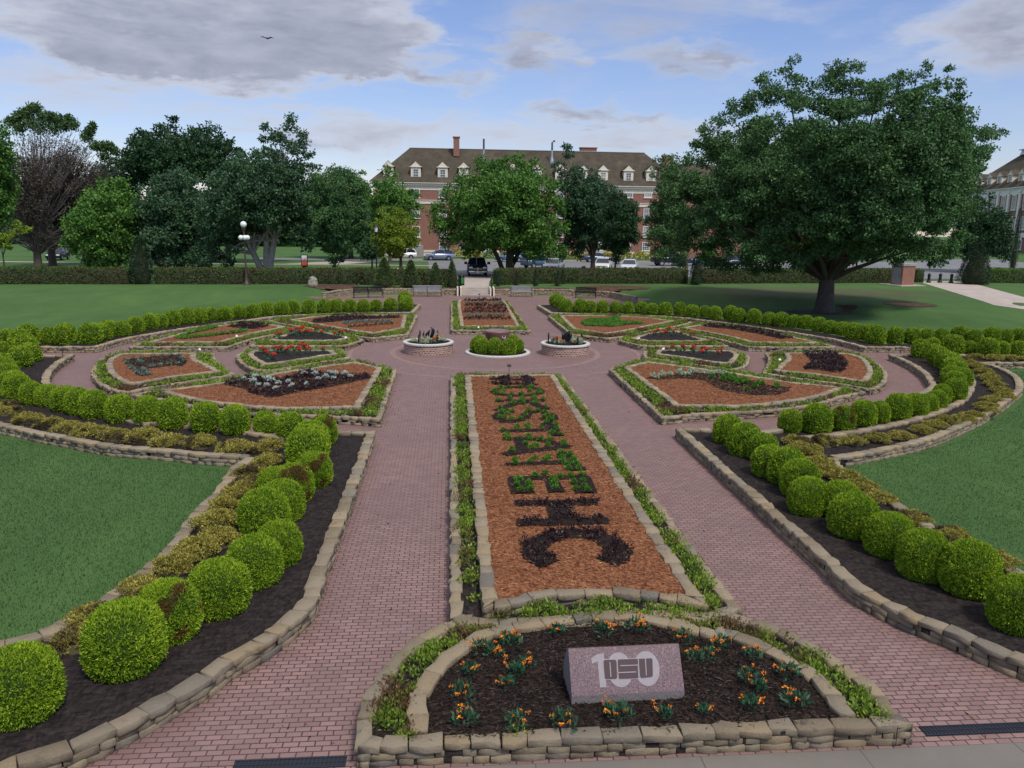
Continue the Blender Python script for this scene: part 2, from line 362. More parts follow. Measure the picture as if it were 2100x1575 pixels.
M['concrete'] = plain('concrete', (.27, .255, .24), .85, var=.22, scale=2.2)
M['paleconc'] = plain('pale_concrete', (.48, .46, .43), .8, var=.12, scale=4)
M['walk'] = plain('path_concrete', (.36, .31, .28), .85, var=.15, scale=1.1)
M['asphalt'] = plain('asphalt', (.15, .155, .17), .8, var=.2, scale=.5)
M['black'] = plain('black_iron', (.013, .013, .015), .4, .3)
M['rubber'] = plain('rubber', (.015, .015, .016), .8)
M['glass'] = NT('dark_glass').pbr((.018, .024, .032), .08, None, 0, .6)
M['winglass'] = NT('window_glass').pbr((.10, .13, .16), .12, None, 0, .6)
M['chrome'] = NT('chrome').pbr((.6, .6, .62), .18, None, 1.0)
M['redlamp'] = NT('tail_lamp').pbr((.35, .01, .01), .2)
M['lampglass'] = NT('lamp_glass').pbr((.75, .76, .78), .15, None, 0, .5)
# ================================================================ ground and paving
def grid_ground():
    xs = np.concatenate([np.arange(-400, -60, 20), np.arange(-60, 75, 1.5), np.arange(75, 420, 20)])
    ys = np.concatenate([np.arange(-40, 0, 5), np.arange(0, 125, 1.25), np.arange(125, 700, 15)])
    X, Y = np.meshgrid(xs, ys); Z = np.array([H(x, y) for x, y in zip(X.ravel(), Y.ravel())])
    pv = inpoly(X.ravel(), Y.ravel(), PAVE); Z = np.where(pv, np.minimum(Z, -.02), Z)
    V = np.stack([X.ravel(), Y.ravel(), Z], 1); nx, ny = len(xs), len(ys)
    i = (np.arange(ny-1)[:, None]*nx+np.arange(nx-1)[None]).ravel()
    return npmesh('lawn', V, np.stack([i, i+1, i+nx+1, i+nx], 1), [M['lawn']], smooth=True)
def arc(r, a0, a1, n=24, cx=CX, cy=CY):
    return [(cx+r*math.cos(R(a0+(a1-a0)*i/n)), cy+r*math.sin(R(a0+(a1-a0)*i/n))) for i in range(n+1)]
PAVE = [(-8, 7.38), (12.3, 7.38), (9.8, 8.6), (7.6, 11), (7.4, 19)]+arc(18.4, -66, -9, 20)+[(48, 32.9), (48, 35.6)]+arc(18.0, 1, 70, 20)+[(8.3, 55.5), (14.5, 60)]+arc(31.75, 62, 116, 26)+[(-10.8, 62.6), (-8.5, 60), (-4.2, 56.5)]+arc(18.0, 110, 179, 20)+[(-44, 35.6), (-44, 32.9)]+arc(18.4, 189, 246, 20)+[(-3.1, 19), (-3.3, 11), (-5.4, 8.6)]
tag(link('lawn', grid_ground()), kind='structure')
m = MB(); m.fill(ccw(PAVE), 0.0); tag(m.build('brick_paving', M['paving']), kind='structure')
m = MB(); m.add([(-40, 7.385, .004), (-40, -30, .004), (60, -30, .004), (60, 7.385, .004)], [(0, 1, 2, 3)])
def mk_sidewalk():
    t = NT('sidewalk'); P = t.pos()
    b = t.n('ShaderNodeTexBrick', {'Vector': P, 'Color1': (.17, .155, .142, 1), 'Color2': (.19, .172, .156, 1), 'Mortar': (.07, .06, .055, 1), 'Scale': 1.0, 'Mortar Size': .008, 'Brick Width': 1.83, 'Row Height': 3.0})
    c = t.mix(t.noise(1.2, 5, .7), b.outputs['Color'], (.12, .112, .103)); return t.pbr(c, .85, t.bump(t.noise(40, 3), .3, .01))
M['sidewalk'] = mk_sidewalk()
tag(m.build('pavement', M['sidewalk']), kind='structure')
def drape(name, pts, mat, dz=.012, step=None, kind='structure'):
    m = MB(); P = ccw([tuple(p[:2]) for p in pts]); m.fill(P, 0)
    import bmesh
    bm = bmesh.new(); vs = [bm.verts.new(v) for v in m.V]
    for f in m.F:
        try: bm.faces.new([vs[i] for i in f])
        except ValueError: pass
    for _ in range(6):
        es = [e for e in bm.edges if e.calc_length() > (step or 3.0)]
        if not es: break
        bmesh.ops.subdivide_edges(bm, edges=es, cuts=1)
    for v in bm.verts: v.co.z = H(v.co.x, v.co.y)+dz
    bmesh.ops.recalc_face_normals(bm, faces=bm.faces)
    me = bpy.data.meshes.new(name); bm.to_mesh(me); bm.free(); me.materials.append(mat)
    o = link(name, me)
    if kind: tag(o, kind=kind)
    return o
# paler bands of pavers let into the paving
def ringband(r0, r1, a0=0, a1=360, z=.004, n=96):
    V = []; F = []
    for i in range(n+1):
        t = R(a0+(a1-a0)*i/n)
        for r in (r0, r1): V.append((CX+r*math.cos(t), CY+r*math.sin(t), z))
    for i in range(n): F.append((2*i, 2*i+1, 2*i+3, 2*i+2))
    return V, F
def mk_band():
    t = NT('pale_pavers'); P = t.pos(); b = t.n('ShaderNodeTexVoronoi', {'Scale': 5.0, 'Vector': P})
    c = t.mix(t.math('MULTIPLY', b.outputs['Color'], .6), (.24, .155, .145), (.30, .22, .205)); return t.pbr(t.mix(t.noise(2.3, 4, .7), c, (.18, .11, .10)), .8)
M['band'] = mk_band()
m = MB()
m.add(*ringband(4.62, 4.86)); m.add(*ringband(6.55, 6.72, 0, 360)); m.add(*ringband(20.6, 20.75, 79, 101, n=20)); m.add(*ringband(25.9, 26.05, 75, 105, n=24))
for sx in (-1, 1): m.add([(CX+sx*a, CY+b, .0045) for a, b in ((4.9, -.18), (6.5, -.18), (6.5, .0), (4.9, .0))], [(0, 1, 2, 3) if sx > 0 else (3, 2, 1, 0)])
tag(m.build('paving_band', M['band']), kind='structure')

# ================================================================ dry stone walls, mulch beds
def wall_mesh(path, closed, z0, z1, th, cap=.09, seed=1, cs=(.26, .5), ss_=(.16, .42), ch=.085, side=1):
    rng = random.Random(seed)
    if closed: path = ccw(path)
    o, cor = smooth_path(path, closed); inn = offset_path(o, th*side, closed)
    if closed: o = o+[o[0]]; inn = inn+[inn[0]]; cor = cor+[len(o)-1]
    o = np.array(o); inn = np.array(inn); mid = .5*(o+inn)
    S = np.concatenate([[0], np.cumsum(np.linalg.norm(np.diff(o, axis=0), axis=1))]); L = S[-1]
    cs_ = sorted(set([0.0, L]+[float(S[c]) for c in cor]))
    def at(A, s): return np.array([np.interp(s, S, A[:, 0]), np.interp(s, S, A[:, 1])])
    V = []; F = []
    def stone(s0, s1, a, b, jit, proud=0.0):
        g = .006; s0 += g; s1 -= g
        if s1-s0 < .03: return
        base = len(V); ps = []
        for A, sg in ((o, 1), (inn, -1)):
            ss3 = [s0, .5*(s0+s1), s1] if sg == 1 else [s1, .5*(s0+s1), s0]
            for s in ss3:
                p = at(A, s); q = at(mid, s); d = (p-q); d /= (np.linalg.norm(d)+1e-9)
                ps.append(p+d*(rng.uniform(-jit, jit)+proud)+np.array([rng.uniform(-1, 1), rng.uniform(-1, 1)])*jit*.4)
        c = sum(ps)/6; k = min(.007, (b-a)*.12)
        lv = ((a, k*.7), (a+k, 0), (b-k, 0), (b, k))
        tz = [rng.uniform(-.009, .009) for _ in range(6)]; bl_ = rng.uniform(-.014, .014)
        for zi, (z, ins) in enumerate(lv):
            for i, p in enumerate(ps):
                d = c-p; d /= (np.linalg.norm(d)+1e-9); q = p+d*ins*rng.uniform(.3, 2.2)
                V.append((q[0], q[1], z+((tz[i]+bl_*(1 if i in (0, 5, 1) else -1)*.5) if zi >= 2 else 0)))
        for r in range(3):
            for i in range(6):
                j = (i+1) % 6; F.append((base+r*6+i, base+r*6+j, base+r*6+6+j, base+r*6+6+i))
        F.append((base+18, base+19, base+20, base+23)); F.append((base+23, base+20, base+21, base+22))
    zc = z1-cap; nb = max(1, int(round((zc-z0)/ch))); hgt = (zc-z0)/nb
    for k in range(nb+1):
        a, b = (z0+k*hgt, z0+(k+1)*hgt-.004) if k < nb else (zc, z1)
        lo, hi = ss_ if k < nb else cs
        for i in range(len(cs_)-1):
            s = cs_[i]; e = cs_[i+1]; first = True
            while s < e-1e-6:
                l = rng.uniform(lo, hi)*(rng.uniform(.4, .8) if first else 1); first = False
                if e-(s+l) < lo*.6: l = e-s
                stone(s, s+l, a, b+(rng.uniform(-.012, .012) if k == nb else 0), .018 if k < nb else .028, .012 if k == nb else rng.uniform(-.012, .006)); s += l
    # dark joint core
    o2 = o+(mid-o)*.25; i2 = inn+(mid-inn)*.25; n = len(o); base = len(V)
    for i in range(n):
        for P_, z in ((o2, z0), (o2, z1-.035), (i2, z1-.035), (i2, z0)): V.append((P_[i][0], P_[i][1], z))
    nf = len(F)
    for i in range(n-1):
        for k in range(3): F.append((base+i*4+k+1, base+i*4+k, base+i*4+4+k, base+i*4+5+k))
    mi = [0]*nf+[1]*(len(F)-nf)
    # faces wind outwards for a CCW path; turn them when built on the other side
    if side < 0: F = [f[::-1] for f in F]
    return V, F, mi
def wall(name, path, closed, z0, z1, th, parent=None, **k):
    V, F, mi = wall_mesh(path, closed, z0, z1, th, **k)
    return link(name, npmesh(name, V, F, [M['stone'], M['soil']], mi), parent)
def inner_line(path, d):
    o, _ = smooth_path(ccw(path), True); return [tuple(p) for p in offset_path(o, d, True)]
RNG = np.random.default_rng(7)
def leafquads(P, A, L, Wd, rng, asp_jit=.35):
    """rhombic leaves at P along direction A (n,3)"""
    n = len(P); A = A/(np.linalg.norm(A, axis=1, keepdims=True)+1e-9)
    B = np.cross(A, rng.normal(size=(n, 3))); B /= (np.linalg.norm(B, axis=1, keepdims=True)+1e-9)
    l = (L*(1+asp_jit*rng.uniform(-1, 1, n)))[:, None]; w = (Wd*(1+asp_jit*rng.uniform(-1, 1, n)))[:, None]
    V = np.stack([P-A*l*.1, P+A*l*.42+B*w*.5, P+A*l, P+A*l*.42-B*w*.5], 1).reshape(-1, 3)
    return V, np.arange(n*4).reshape(n, 4)
def rdir(n, rng):
    d = rng.normal(size=(n, 3)); return d/np.linalg.norm(d, axis=1, keepdims=True)
def tufts(centers, n, rad, hgt, L, Wd, rng, up=.6, squash=1.0):
    """low mounds of leaves: centers (k,3)"""
    C_ = np.asarray(centers, float).reshape(-1, 3); k = len(C_); sc = rng.uniform(.72, 1.25, k)
    d = rdir(k*n, rng); d[:, 2] = np.abs(d[:, 2]); rr = rng.uniform(.55, 1.0, k*n)[:, None]; s = np.repeat(sc, n)[:, None]
    P = np.repeat(C_, n, 0)+d*rr*np.array([rad, rad, hgt])*s
    A = d*.6+rdir(k*n, rng)*.7; A[:, 2] += up
    return leafquads(P, A, L, Wd, rng)
def cat(parts):
    V = []; F = []; mi = []; b = 0
    for p in parts:
        v, f = p[0], p[1]; V.append(v); F.append(f+b); mi += [p[2] if len(p) > 2 else 0]*len(f); b += len(v)
    return np.concatenate(V), np.concatenate(F), mi
def camdist(p): return math.hypot(p[0], p[1])
def scatter_in(P, n, rng, holes=()):
    a = np.array(P); lo, hi = a.min(0), a.max(0); out = np.zeros((0, 2))
    while len(out) < n:
        q = rng.uniform(lo, hi, (n*2+20, 2)); k = inpoly(q[:, 0], q[:, 1], P)
        out = np.concatenate([out, q[k]])
    return out[:n]
def chips(P, z, n, mat, rng, L=.07, W_=.014):
    q = scatter_in(P, n, rng); p3 = np.concatenate([q, np.full((n, 1), z)+rng.uniform(.0, .02, (n, 1))], 1)
    A = rng.normal(size=(n, 3)); A[:, 2] *= .16; return leafquads(p3, A, L, W_, rng, .6)
BEDN = [0]
def bed(label, cname, outer, inner, zo=.24, zi=.36, mul='mulch_red', th=.14, ti=.19, group=None, chipn=0, plant='lime', zs=None, open_inner=False):
    """raised flower bed: outer wall, planted strip, inner wall, mulch"""
    BEDN[0] += 1; rng = np.random.default_rng(100+BEDN[0]); outer = ccw(outer); inner = ccw(inner) if not open_inner else inner
    c = np.mean(np.array(outer), 0); root = empty('flower_bed', (float(c[0]), float(c[1]), 0)); tag(root, label, 'flower bed', group)
    sub = lambda P: [(p[0]-c[0], p[1]-c[1]) for p in P]
    wall('outer_wall', sub(outer), True, 0, zo, th, root, seed=BEDN[0])
    so_ = inner_line(outer, th*.5); m = MB(); m.fill(ccw(sub(so_)), zs or zo-.045); m.build('planting_soil', M['soil'], root)
    if open_inner: wall('inner_wall', sub(inner), False, zo-.08, zi, ti, root, seed=50+BEDN[0], side=open_inner)
    else:
        wall('inner_wall', sub(inner), True, zo-.08, zi, ti, root, seed=50+BEDN[0]); inm = inner_line(inner, ti*.5)
        m = MB(); m.fill(ccw(sub(inm)), zi-.03); m.build('mulch', M[mul], root)
        if chipn:
            cq = chips(sub(inner_line(inner, ti)), zi-.03, chipn, None, rng)
            tag(link('wood_chips', npmesh('wood_chips', cq[0], cq[1], [M['chip_red' if mul == 'mulch_red' else 'chip_dark']]), root), kind='stuff')
    # low leafy border between the two walls
    if plant:
        si = inner_line(outer, th+.02); q = scatter_in(si, int(abs(area(si))*46), rng)
        if open_inner: k = ~inpoly(q[:, 0], q[:, 1], open_hole)
        else: k = ~inpoly(q[:, 0], q[:, 1], inner_line(inner, -.03))
        q = q[k]; D = camdist(c); far = D > 26
        cl = np.concatenate([q, np.full((len(q), 1), (zs or zo-.045)+.01)], 1)
        cl = cl[rng.random(len(cl)) < .85+.25*np.sin(cl[:, 0]*1.3+cl[:, 1]*.9)]
        V, F = tufts(cl, 22 if far else 56, .16, .15, .07 if far else .05, .04 if far else .026, rng)
        o = link('border_plants', npmesh('border_plants', V, F, [M[plant]]))
        tag(o, 'lime and bronze leafy edging of the '+cname, 'ground cover', kind='stuff')
    return root
T2 = lambda pts, z: [G(x, y, z) for x, y in pts]
BO = {
 'L1': [(856, 646), (838, 685), (764, 693), (709, 686), (651, 675), (602, 667.5), (552, 658), (585, 651), (660, 645.5), (740, 643)],
 'L2': [(264.4, 710.7), (406, 710.7), (470, 710), (514, 696), (537, 690.5), (586.7, 681), (602, 674), (552, 660), (480, 661), (430, 668), (380, 678), (330, 690)],
 'L3': [(512, 708.6), (685.7, 708.6), (714, 706.7), (745, 697), (727.6, 689), (670.5, 680), (613, 674), (590.5, 679), (529.5, 700)],
 'L4': [(484, 732), (497, 745.7), (518, 756), (546.7, 760), (632, 746.7), (718, 733), (706.7, 719), (682, 715), (508.6, 719), (491, 724)],
 'L5': [(223, 727), (200, 741), (188, 759), (191, 773), (208, 789), (235, 800), (258, 804), (330, 791), (430, 776), (480, 767), (460, 752), (443, 738), (441, 725), (340, 722), (254, 721)],
 'L6': [(274, 810), (340, 821), (391, 832), (468, 843), (577, 850), (697, 854), (780, 860), (813, 757), (763, 744), (731, 738), (668, 744), (520, 767), (440, 781), (311, 799)]}
BI = {
 'L1': [(834, 645), (828.6, 672), (764, 683), (705, 674), (642, 663), (594, 655), (660, 647.5), (740, 645)],
 'L2': [(301, 701.5), (453, 700.7), (519, 682.5), (560, 675), (586.7, 669.5), (548.6, 664), (499, 662.5), (465, 665), (423, 672), (377, 681), (337, 692)],
 'L3': [(550.5, 697), (594, 698), (687.6, 698), (718, 692.4), (670, 681), (636, 677), (602, 677), (581, 686.7)],
 'L4': [(518, 718), (509, 727), (524, 738), (545, 748), (560, 745), (692, 725), (680, 717)],
 'L5': [(248, 724), (224, 735), (219, 747), (223, 762), (238, 775), (259, 786), (279, 785), (366, 771), (453, 761), (425, 746), (403, 735), (401, 723)],
 'L6': [(327, 800), (383, 815.7), (468.6, 828.6), (583, 837), (737, 834), (783, 753), (725.7, 741.4), (640, 753), (525.7, 771.4), (440, 785.7), (354, 795.7)]}
BN = {'L1': ('far %s bed by the top path', 'red mulch bed far %s beside the top path, %s', ('striped with dark plants', 'with a green hat shaped planting')),
      'L2': ('long %s bed', 'long narrow red mulch bed far %s, %s', ('with a green and dark outline planting', 'with a strip of dark plants')),
      'L3': ('upper red flower bed on the %s', 'triangular dark soil bed with red flowers, farther of the two on the %s%s', ('', '')),
      'L4': ('lower red flower bed on the %s', 'rounded dark soil bed with red flowers, nearer of the two on the %s%s', ('', '')),
      'L5': ('%s outer bed', 'red mulch bed by the outer path, %s, %s', ('with a silver edged outline', 'with a spiky dark leaved patch')),
      'L6': ('near %s bed', 'large red mulch bed near %s, %s', ('with a dark patch dotted white', 'with a dark boot shape and white flowers'))}
OUTW = {}; INW = {}
for k in BO:
    red = k in ('L3', 'L4'); o = T2(BO[k], .24); i = T2(BI[k], .36)
    for s, word in (('L', 'left'), ('R', 'right')):
        oo = o if s == 'L' else [mir(p) for p in o]; ii = i if s == 'L' else [mir(p) for p in i]
        nm, lb, ex = BN[k]; OUTW[s+k[1]] = oo; INW[s+k[1]] = ii
        bed(lb % (word, ex[s == 'R']), nm % word, oo, ii, mul='soil' if red else 'mulch_red', group='raised flower beds round the plaza',
            chipn=0 if red else (9000 if k == 'L6' else 2500))
# long middle bed and its far twin
LO = T2([(925, 768), (925.5, 1283)], .24)+[(4.22, 10.2), (4.28, G(1147, 768, .24)[1])]
LII = T2([(954, 769), (991, 1247), (1022, 1243), (1050.5, 1239.5), (1104, 1226), (1166.7, 1218.6), (1241, 1216.7), (1300, 1220.5), (1347.6, 1226), (1412, 1234), (1450.5, 1241.4), (1136, 767)], .36)
LOO = [LO[0], (LO[1][0], 10.2), (.9, 9.9), (2.2, 9.85), (3.5, 9.95), (4.24, 10.2), LO[3]]
bed('long red mulch bed down the middle, planted with the letters #OKSTATEHC', 'long middle bed', LOO, LII, group='raised flower beds round the plaza', chipn=26000)
FO = T2([(925, 619), (925, 676.7), (1088, 678), (1042.7, 619)], .24); FI = T2([(939, 618), (944, 668), (1067, 668.7), (1034.7, 617), (1020, 613), (986, 611), (955, 613)], .36)
bed('small red mulch bed before the steps with bands of dark and silver plants', 'bed before the steps', FO, FI, group='raised flower beds round the plaza', chipn=2500)
# half round bed at the front
HOL = T2(tf(2.625, 700, 1150, [(85, 850), (110, 790), (135, 730), (180, 640), (260, 540), (350, 450), (450, 390), (530, 340), (600, 310)]), .26)
HOR = T2(tf(2.173, 1400, 850, [(215, 880), (390, 935), (510, 985), (640, 1050), (750, 1130), (870, 1215), (930, 1290), (1000, 1370)]), .26)
HO = [(-.99, 7.43)]+HOL+[(1.2, 10.1), (2.2, 10.25), (3.2, 10.2)]+HOR+[(5.22, 7.43)]
HI = T2(tf(2.625, 700, 1150, [(360, 980), (365, 880), (375, 760), (385, 700), (450, 600), (530, 510), (640, 440), (760, 370), (920, 340), (1250, 285), (1500, 272), (1650, 290), (1790, 315), (2010, 375)])+tf(2.173, 1400, 850, [(180, 945), (380, 1020), (460, 1060), (560, 1120), (650, 1180), (720, 1270), (800, 1370), (830, 1410)]), .3)
HI = [(-.45, 7.62), ]+HI[1:-2]+[(4.62, 7.62)]
open_hole = [tuple(p) for p in smooth_path(HI, False)[0]]
root = bed('half round bed of dark mulch and orange flowers at the front of the garden', 'half round front bed', HO, HI, zo=.26, zi=.30, mul='mulch_dark', zs=.17, open_inner=-1, group=None, th=.16, ti=.18)
c0 = root.location
m = MB(); hm = [(x-c0.x, y-c0.y) for x, y in [(-.40, 7.52)]+open_hole+[(4.58, 7.52)]]; m.fill(ccw(hm), .238); m.build('mulch', M['mulch_dark'], root)
cq = chips(ccw(hm), .240, 15000, None, np.random.default_rng(5), .06, .013); tag(link('wood_chips', npmesh('wood_chips', cq[0], cq[1], [M['chip_dark']]), root), kind='stuff')

# ---------------------------------------------------------------- shrub beds
SLW = T2([(769.6, 885), (736, 983), (709, 1057), (676.6, 1144), (658, 1204), (640, 1245), (566, 1306), (488, 1352), (440, 1386), (382, 1421), (276, 1480), (230, 1503), (138, 1545), (73, 1563)], .25)+[(-4.9, 7.05), (-6.5, 6.6), (-8.5, 6.3)]
SLL = [(-9.5, 8.6), (-7.4, 9.2)]+T2([(50, 1305), (120, 1278), (170, 1250), (221, 1218), (276, 1179), (331, 1135), (368, 1089), (400, 1048), (442, 1006.5), (476, 958), (506, 938)], .25)
LAL = T2([(506, 938), (400, 933), (353, 926.7), (213, 915), (133, 900), (86.7, 891.7), (0, 873)], .25)+arc(20.6, 220, 191, 8)+[(-19.2, 31.2), (-24, 31.0), (-34, 30.8)]
ARCI = arc(17.9, 187.5, 212, 8)+arc(17.5, 220, 232, 4)+arc(16.8, 240, 250, 4)
EXT = [(-34, 33.3), (-20, 33.3)]
def offs(P, side, d): return [tuple(p) for p in offset_path([np.array(q) for q in P], d*side, False)]
def shrub_bed(label, walls, outline, z=.19, group='shrub beds', mat='soil'):
    c = np.mean(np.array(outline), 0); root = empty('shrub_bed', (float(c[0]), float(c[1]), 0)); tag(root, label, 'shrub bed', group)
    sub = lambda P: [(p[0]-c[0], p[1]-c[1]) for p in P]
    for i, (P, side) in enumerate(walls): wall('stone_wall', sub(P), False, 0, .27, .21, root, seed=300+i+int(abs(c[0])*7), side=side)
    m = MB(); m.prism(sub(outline), 0.0, z); m.build('soil', M[mat], root); return root
endw = [SLW[0], G(697, 885, .25)]
SLW_in = offs(SLW, -1, .15)
outlineL = SLW_in+offs(SLL, -1, .15)+offs(LAL, -1, .12)[1:]+EXT+offs(ARCI, -1, .1)+[(endw[1][0], endw[1][1]-.1)]
shrub_bed('dark soil bed of clipped globes sweeping from the near left path round the left lawn', [(SLW, -1), (SLL, -1), (LAL, -1), (endw[::-1], -1), (ARCI, -1), ([(-34, 33.3), (-15.6, 33.3)], -1)], outlineL)
MSLW = [mir(p) for p in SLW]; MSLL = T2([(1716, 940)], .25)+[(9.1, 16.5)]+[mir(p) for p in SLL[::-1]][2:]
LAR = T2([(1716, 940), (1787, 929), (1906.6, 903), (1971, 877), (2032, 847.5), (2079, 815), (2098, 795), (2088, 772), (2050, 752.6), (2020, 744)], .25)+[(30, 30.7), (40, 30.7)]
MIDR = T2([(1640, 899), (1755, 885.5), (1851, 866.5), (1924, 846), (1974, 824), (1994, 803.7), (2000, 780), (1991, 768.7)], .28)
MARC = [mir(p) for p in ARCI]
outlineR = [mir(p) for p in SLW_in]+[mir(p) for p in offs(SLL, -1, .15)][:-3]+[(9.2, 17.4)]+offs(LAR, 1, .12)[1:]+[(40, 33.3), (24, 33.3)]+offs(MARC, 1, .1)+[mir((endw[1][0], endw[1][1]-.1))]
shrub_bed('dark soil bed of clipped globes sweeping from the near right path round the right lawn', [(MSLW, 1), (MSLL, -1), (LAR, 1), ([mir(p) for p in endw[::-1]], 1), (MARC, 1), ([(40, 33.3), (19.9, 33.3)], 1), (MIDR, 1)], outlineR)
FLW = T2([(863, 624), (848, 640), (700, 643), (590, 646.7), (514, 655), (423, 667), (331, 681), (255, 694.7), (198.6, 711), (90, 711), (0, 711)], .27)+[(-34, 35.3)]
FLO = [(-34, 37.0)]+arc(19.3, 176, 110, 14)+[(-3.6, 56.4), (-2.3, 56.2)]
for f, w_ in ((lambda p: p, 'left'), (mir, 'right')):
    shrub_bed('dark soil bed under the row of clipped globes along the far %s lawn' % w_, [([f(p) for p in FLW], -1 if w_ == 'left' else 1)], [f(p) for p in offs(FLW, -1, .15)+FLO], .17)

# ================================================================ clipped globe shrubs
def globe_mesh(name, n, L, Wd, seed, brown=0.0, hz=.82):
    rng = np.random.default_rng(seed); d = rdir(n, rng)
    hor = np.hypot(d[:, 0], d[:, 1]); p = 2.5; s = (hor**p+np.abs(d[:, 2])**p)**(-1/p); zc = .31
    def shape(d, s, k):
        q = d*s[:, None]; z = np.where(q[:, 2] > 0, q[:, 2]*(hz-zc), q[:, 2]*(zc+.1))+zc
        return np.stack([q[:, 0]*.5*k, q[:, 1]*.5*k, z*(.5+.5*k)], 1)
    off = seed*3.1
    nz = np.array([noise.noise(Vector((x*3.2+off, y*3.2, z*3.2))) for x, y, z in d]); nz2 = np.array([noise.noise(Vector((x*9+off, y*9, z*9))) for x, y, z in d])
    k = 1+.05*nz+.07*nz2-.045*rng.random(n)+.05*(rng.random(n) > .985); P = shape(d, s, k); keep = P[:, 2] > .01; P = P[keep]; dd = d[keep]
    A = dd*.55+rdir(len(P), rng)*.75; A[:, 2] += .5
    V, F = leafquads(P, A, L, Wd, rng)
    # inner body
    nu, nv = 28, 16; W_ = []; f2 = []
    for j in range(nv+1):
        ph = -math.pi/2+math.pi*j/nv
        for i in range(nu): t = 2*math.pi*i/nu; W_.append((math.cos(ph)*math.cos(t), math.cos(ph)*math.sin(t), math.sin(ph)))
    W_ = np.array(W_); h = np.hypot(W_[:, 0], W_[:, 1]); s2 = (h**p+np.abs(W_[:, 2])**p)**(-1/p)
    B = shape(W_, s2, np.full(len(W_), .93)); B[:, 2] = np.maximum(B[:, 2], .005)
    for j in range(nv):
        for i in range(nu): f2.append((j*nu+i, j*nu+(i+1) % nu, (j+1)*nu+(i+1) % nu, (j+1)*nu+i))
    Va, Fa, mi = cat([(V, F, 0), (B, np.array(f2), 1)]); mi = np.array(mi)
    if brown > 0:
        f = np.array([noise.noise(Vector((x*1.6+off*2, y*1.6+5, z*1.6))) for x, y, z in dd])+.25*rng.random(len(dd)); mi[:len(F)][f > np.quantile(f, 1-brown)] = 2
    return npmesh(name, Va, Fa, [M['globe'], M['globe_core'], M['globe_brown']], mi)
GN = [globe_mesh('globe_shrub', 22000, .042, .016, s) for s in (1, 2, 3)]; GB = [globe_mesh('globe_shrub', 22000, .042, .016, 4, .33), globe_mesh('globe_shrub', 22000, .042, .016, 9, .14)]
GM = [globe_mesh('globe_shrub', 8000, .062, .028, s) for s in (11, 12, 13)]+[globe_mesh('globe_shrub', 8000, .062, .028, 17, .22)]
GF = [globe_mesh('globe_shrub', 3600, .085, .042, s) for s in (21, 22, 23)]
rg = random.Random(4)
def globes(items, z, row, end, word='clipped globe shrub', hr=1.0):
    for i, it in enumerate(items):
        px, py, w = it[:3]; br = it[3] if len(it) > 3 else 0
        x, y = G(px, py, z); dep = float(np.dot(np.array([x, y, z-CH]), cF)); dia = max(.55, w/FPX*dep); L = math.hypot(x, y)
        k = 1+dia*.40/L; x *= k; y *= k
        D = L; me = (GB[0] if br == 2 else GB[1] if br == 1 else GN[i % 3]) if D < 17 else (GM[3] if br else GM[i % 3]) if D < 32 else GF[i % 3]
        o = link('globe_shrub', me); o.location = (x, y, z-.01); o.rotation_euler = (rg.uniform(-.04, .04), rg.uniform(-.04, .04), rg.uniform(0, 6.28) if not br else rg.uniform(-.5, .5)+2.4)
        ks = .90 if D < 17 else .86; o.scale = (dia*ks*rg.uniform(.94, 1.05), dia*ks*rg.uniform(.96, 1.04), dia*rg.uniform(.95, 1.06)*hr)
        look = {0: word, 1: 'brown tinged globe shrub', 2: 'scorched brown globe shrub'}[br]
        tag(o, '%s, %s from the %s of the %s' % (look, nth(i+1), end, row), 'shrub', 'clipped globe shrubs in the '+row)
c1 = lambda L_: tf(3, 0, 520, L_)
FL = [(16, 708, 38), (60.5, 705, 46), (103, 706, 38), (135, 708, 48), (187, 706, 50), (213, 698, 40), (222, 692, 40), (252, 690, 37), (281, 683, 38), (308, 676, 38), (329, 673, 34), (355, 669, 37), (384, 665, 36), (410, 663, 34), (433, 658, 32), (462, 657, 34), (491, 653, 32), (521, 652, 34), (547, 649, 32), (578, 647, 33), (602, 644, 31), (634, 643, 33), (665, 641, 31), (691, 640, 30), (718, 640, 29), (746, 639, 28), (771, 637.5, 27), (802, 637.5, 31), (834, 637, 31), (832, 631, 30), (830, 624, 29)]
globes(FL, .17, 'far left row', 'left end')
FR = [(1139, 627, 27), (1148, 632, 28), (1160, 640, 30), (1189, 640.5, 31), (1210, 641, 28), (1235, 641, 27), (1262, 641, 25), (1287, 643, 28), (1315, 642, 27), (1337, 646, 28), (1365, 647, 30), (1394, 646, 28), (1418, 652, 32), (1445, 650, 27), (1466, 656, 32), (1497, 656, 32), (1515, 661, 31), (1545, 664, 34), (1576, 668, 31), (1602, 671, 33), (1629, 673, 31), (1652, 675, 32), (1678, 681, 34), (1702, 685, 32), (1727, 689, 33), (1750, 697, 38), (1779, 699, 36), (1794, 706, 46), (1834, 706, 38), (1869, 706, 36), (1898, 703, 33), (1930, 703, 34), (1966, 702, 38), (1998, 706, 33), (2032, 703, 36), (2060, 703, 31), (2089, 703, 33), (2122, 703, 34)]
globes(FR, .17, 'far right row', 'steps end')
RL = c1([(10, 640, 110), (-60, 700, 120), (20, 760, 160), (135, 600, 150), (165, 635, 150), (190, 670, 140), (135, 703, 155), (30, 820, 185), (10, 790, 170), (45, 850, 190), (90, 885, 185), (115, 905, 180), (200, 932, 155), (300, 945, 160), (410, 975, 185), (490, 997, 183), (590, 1022, 192), (745, 1047, 192), (915, 1057, 190), (1070, 1090, 210), (1270, 1107, 208), (1450, 1125, 212), (1635, 1117, 158), (1795, 1150, 195)])
globes(RL, .19, 'curved left row', 'outer end')
c8 = lambda L_: tf(3.424, 1600, 500, L_)
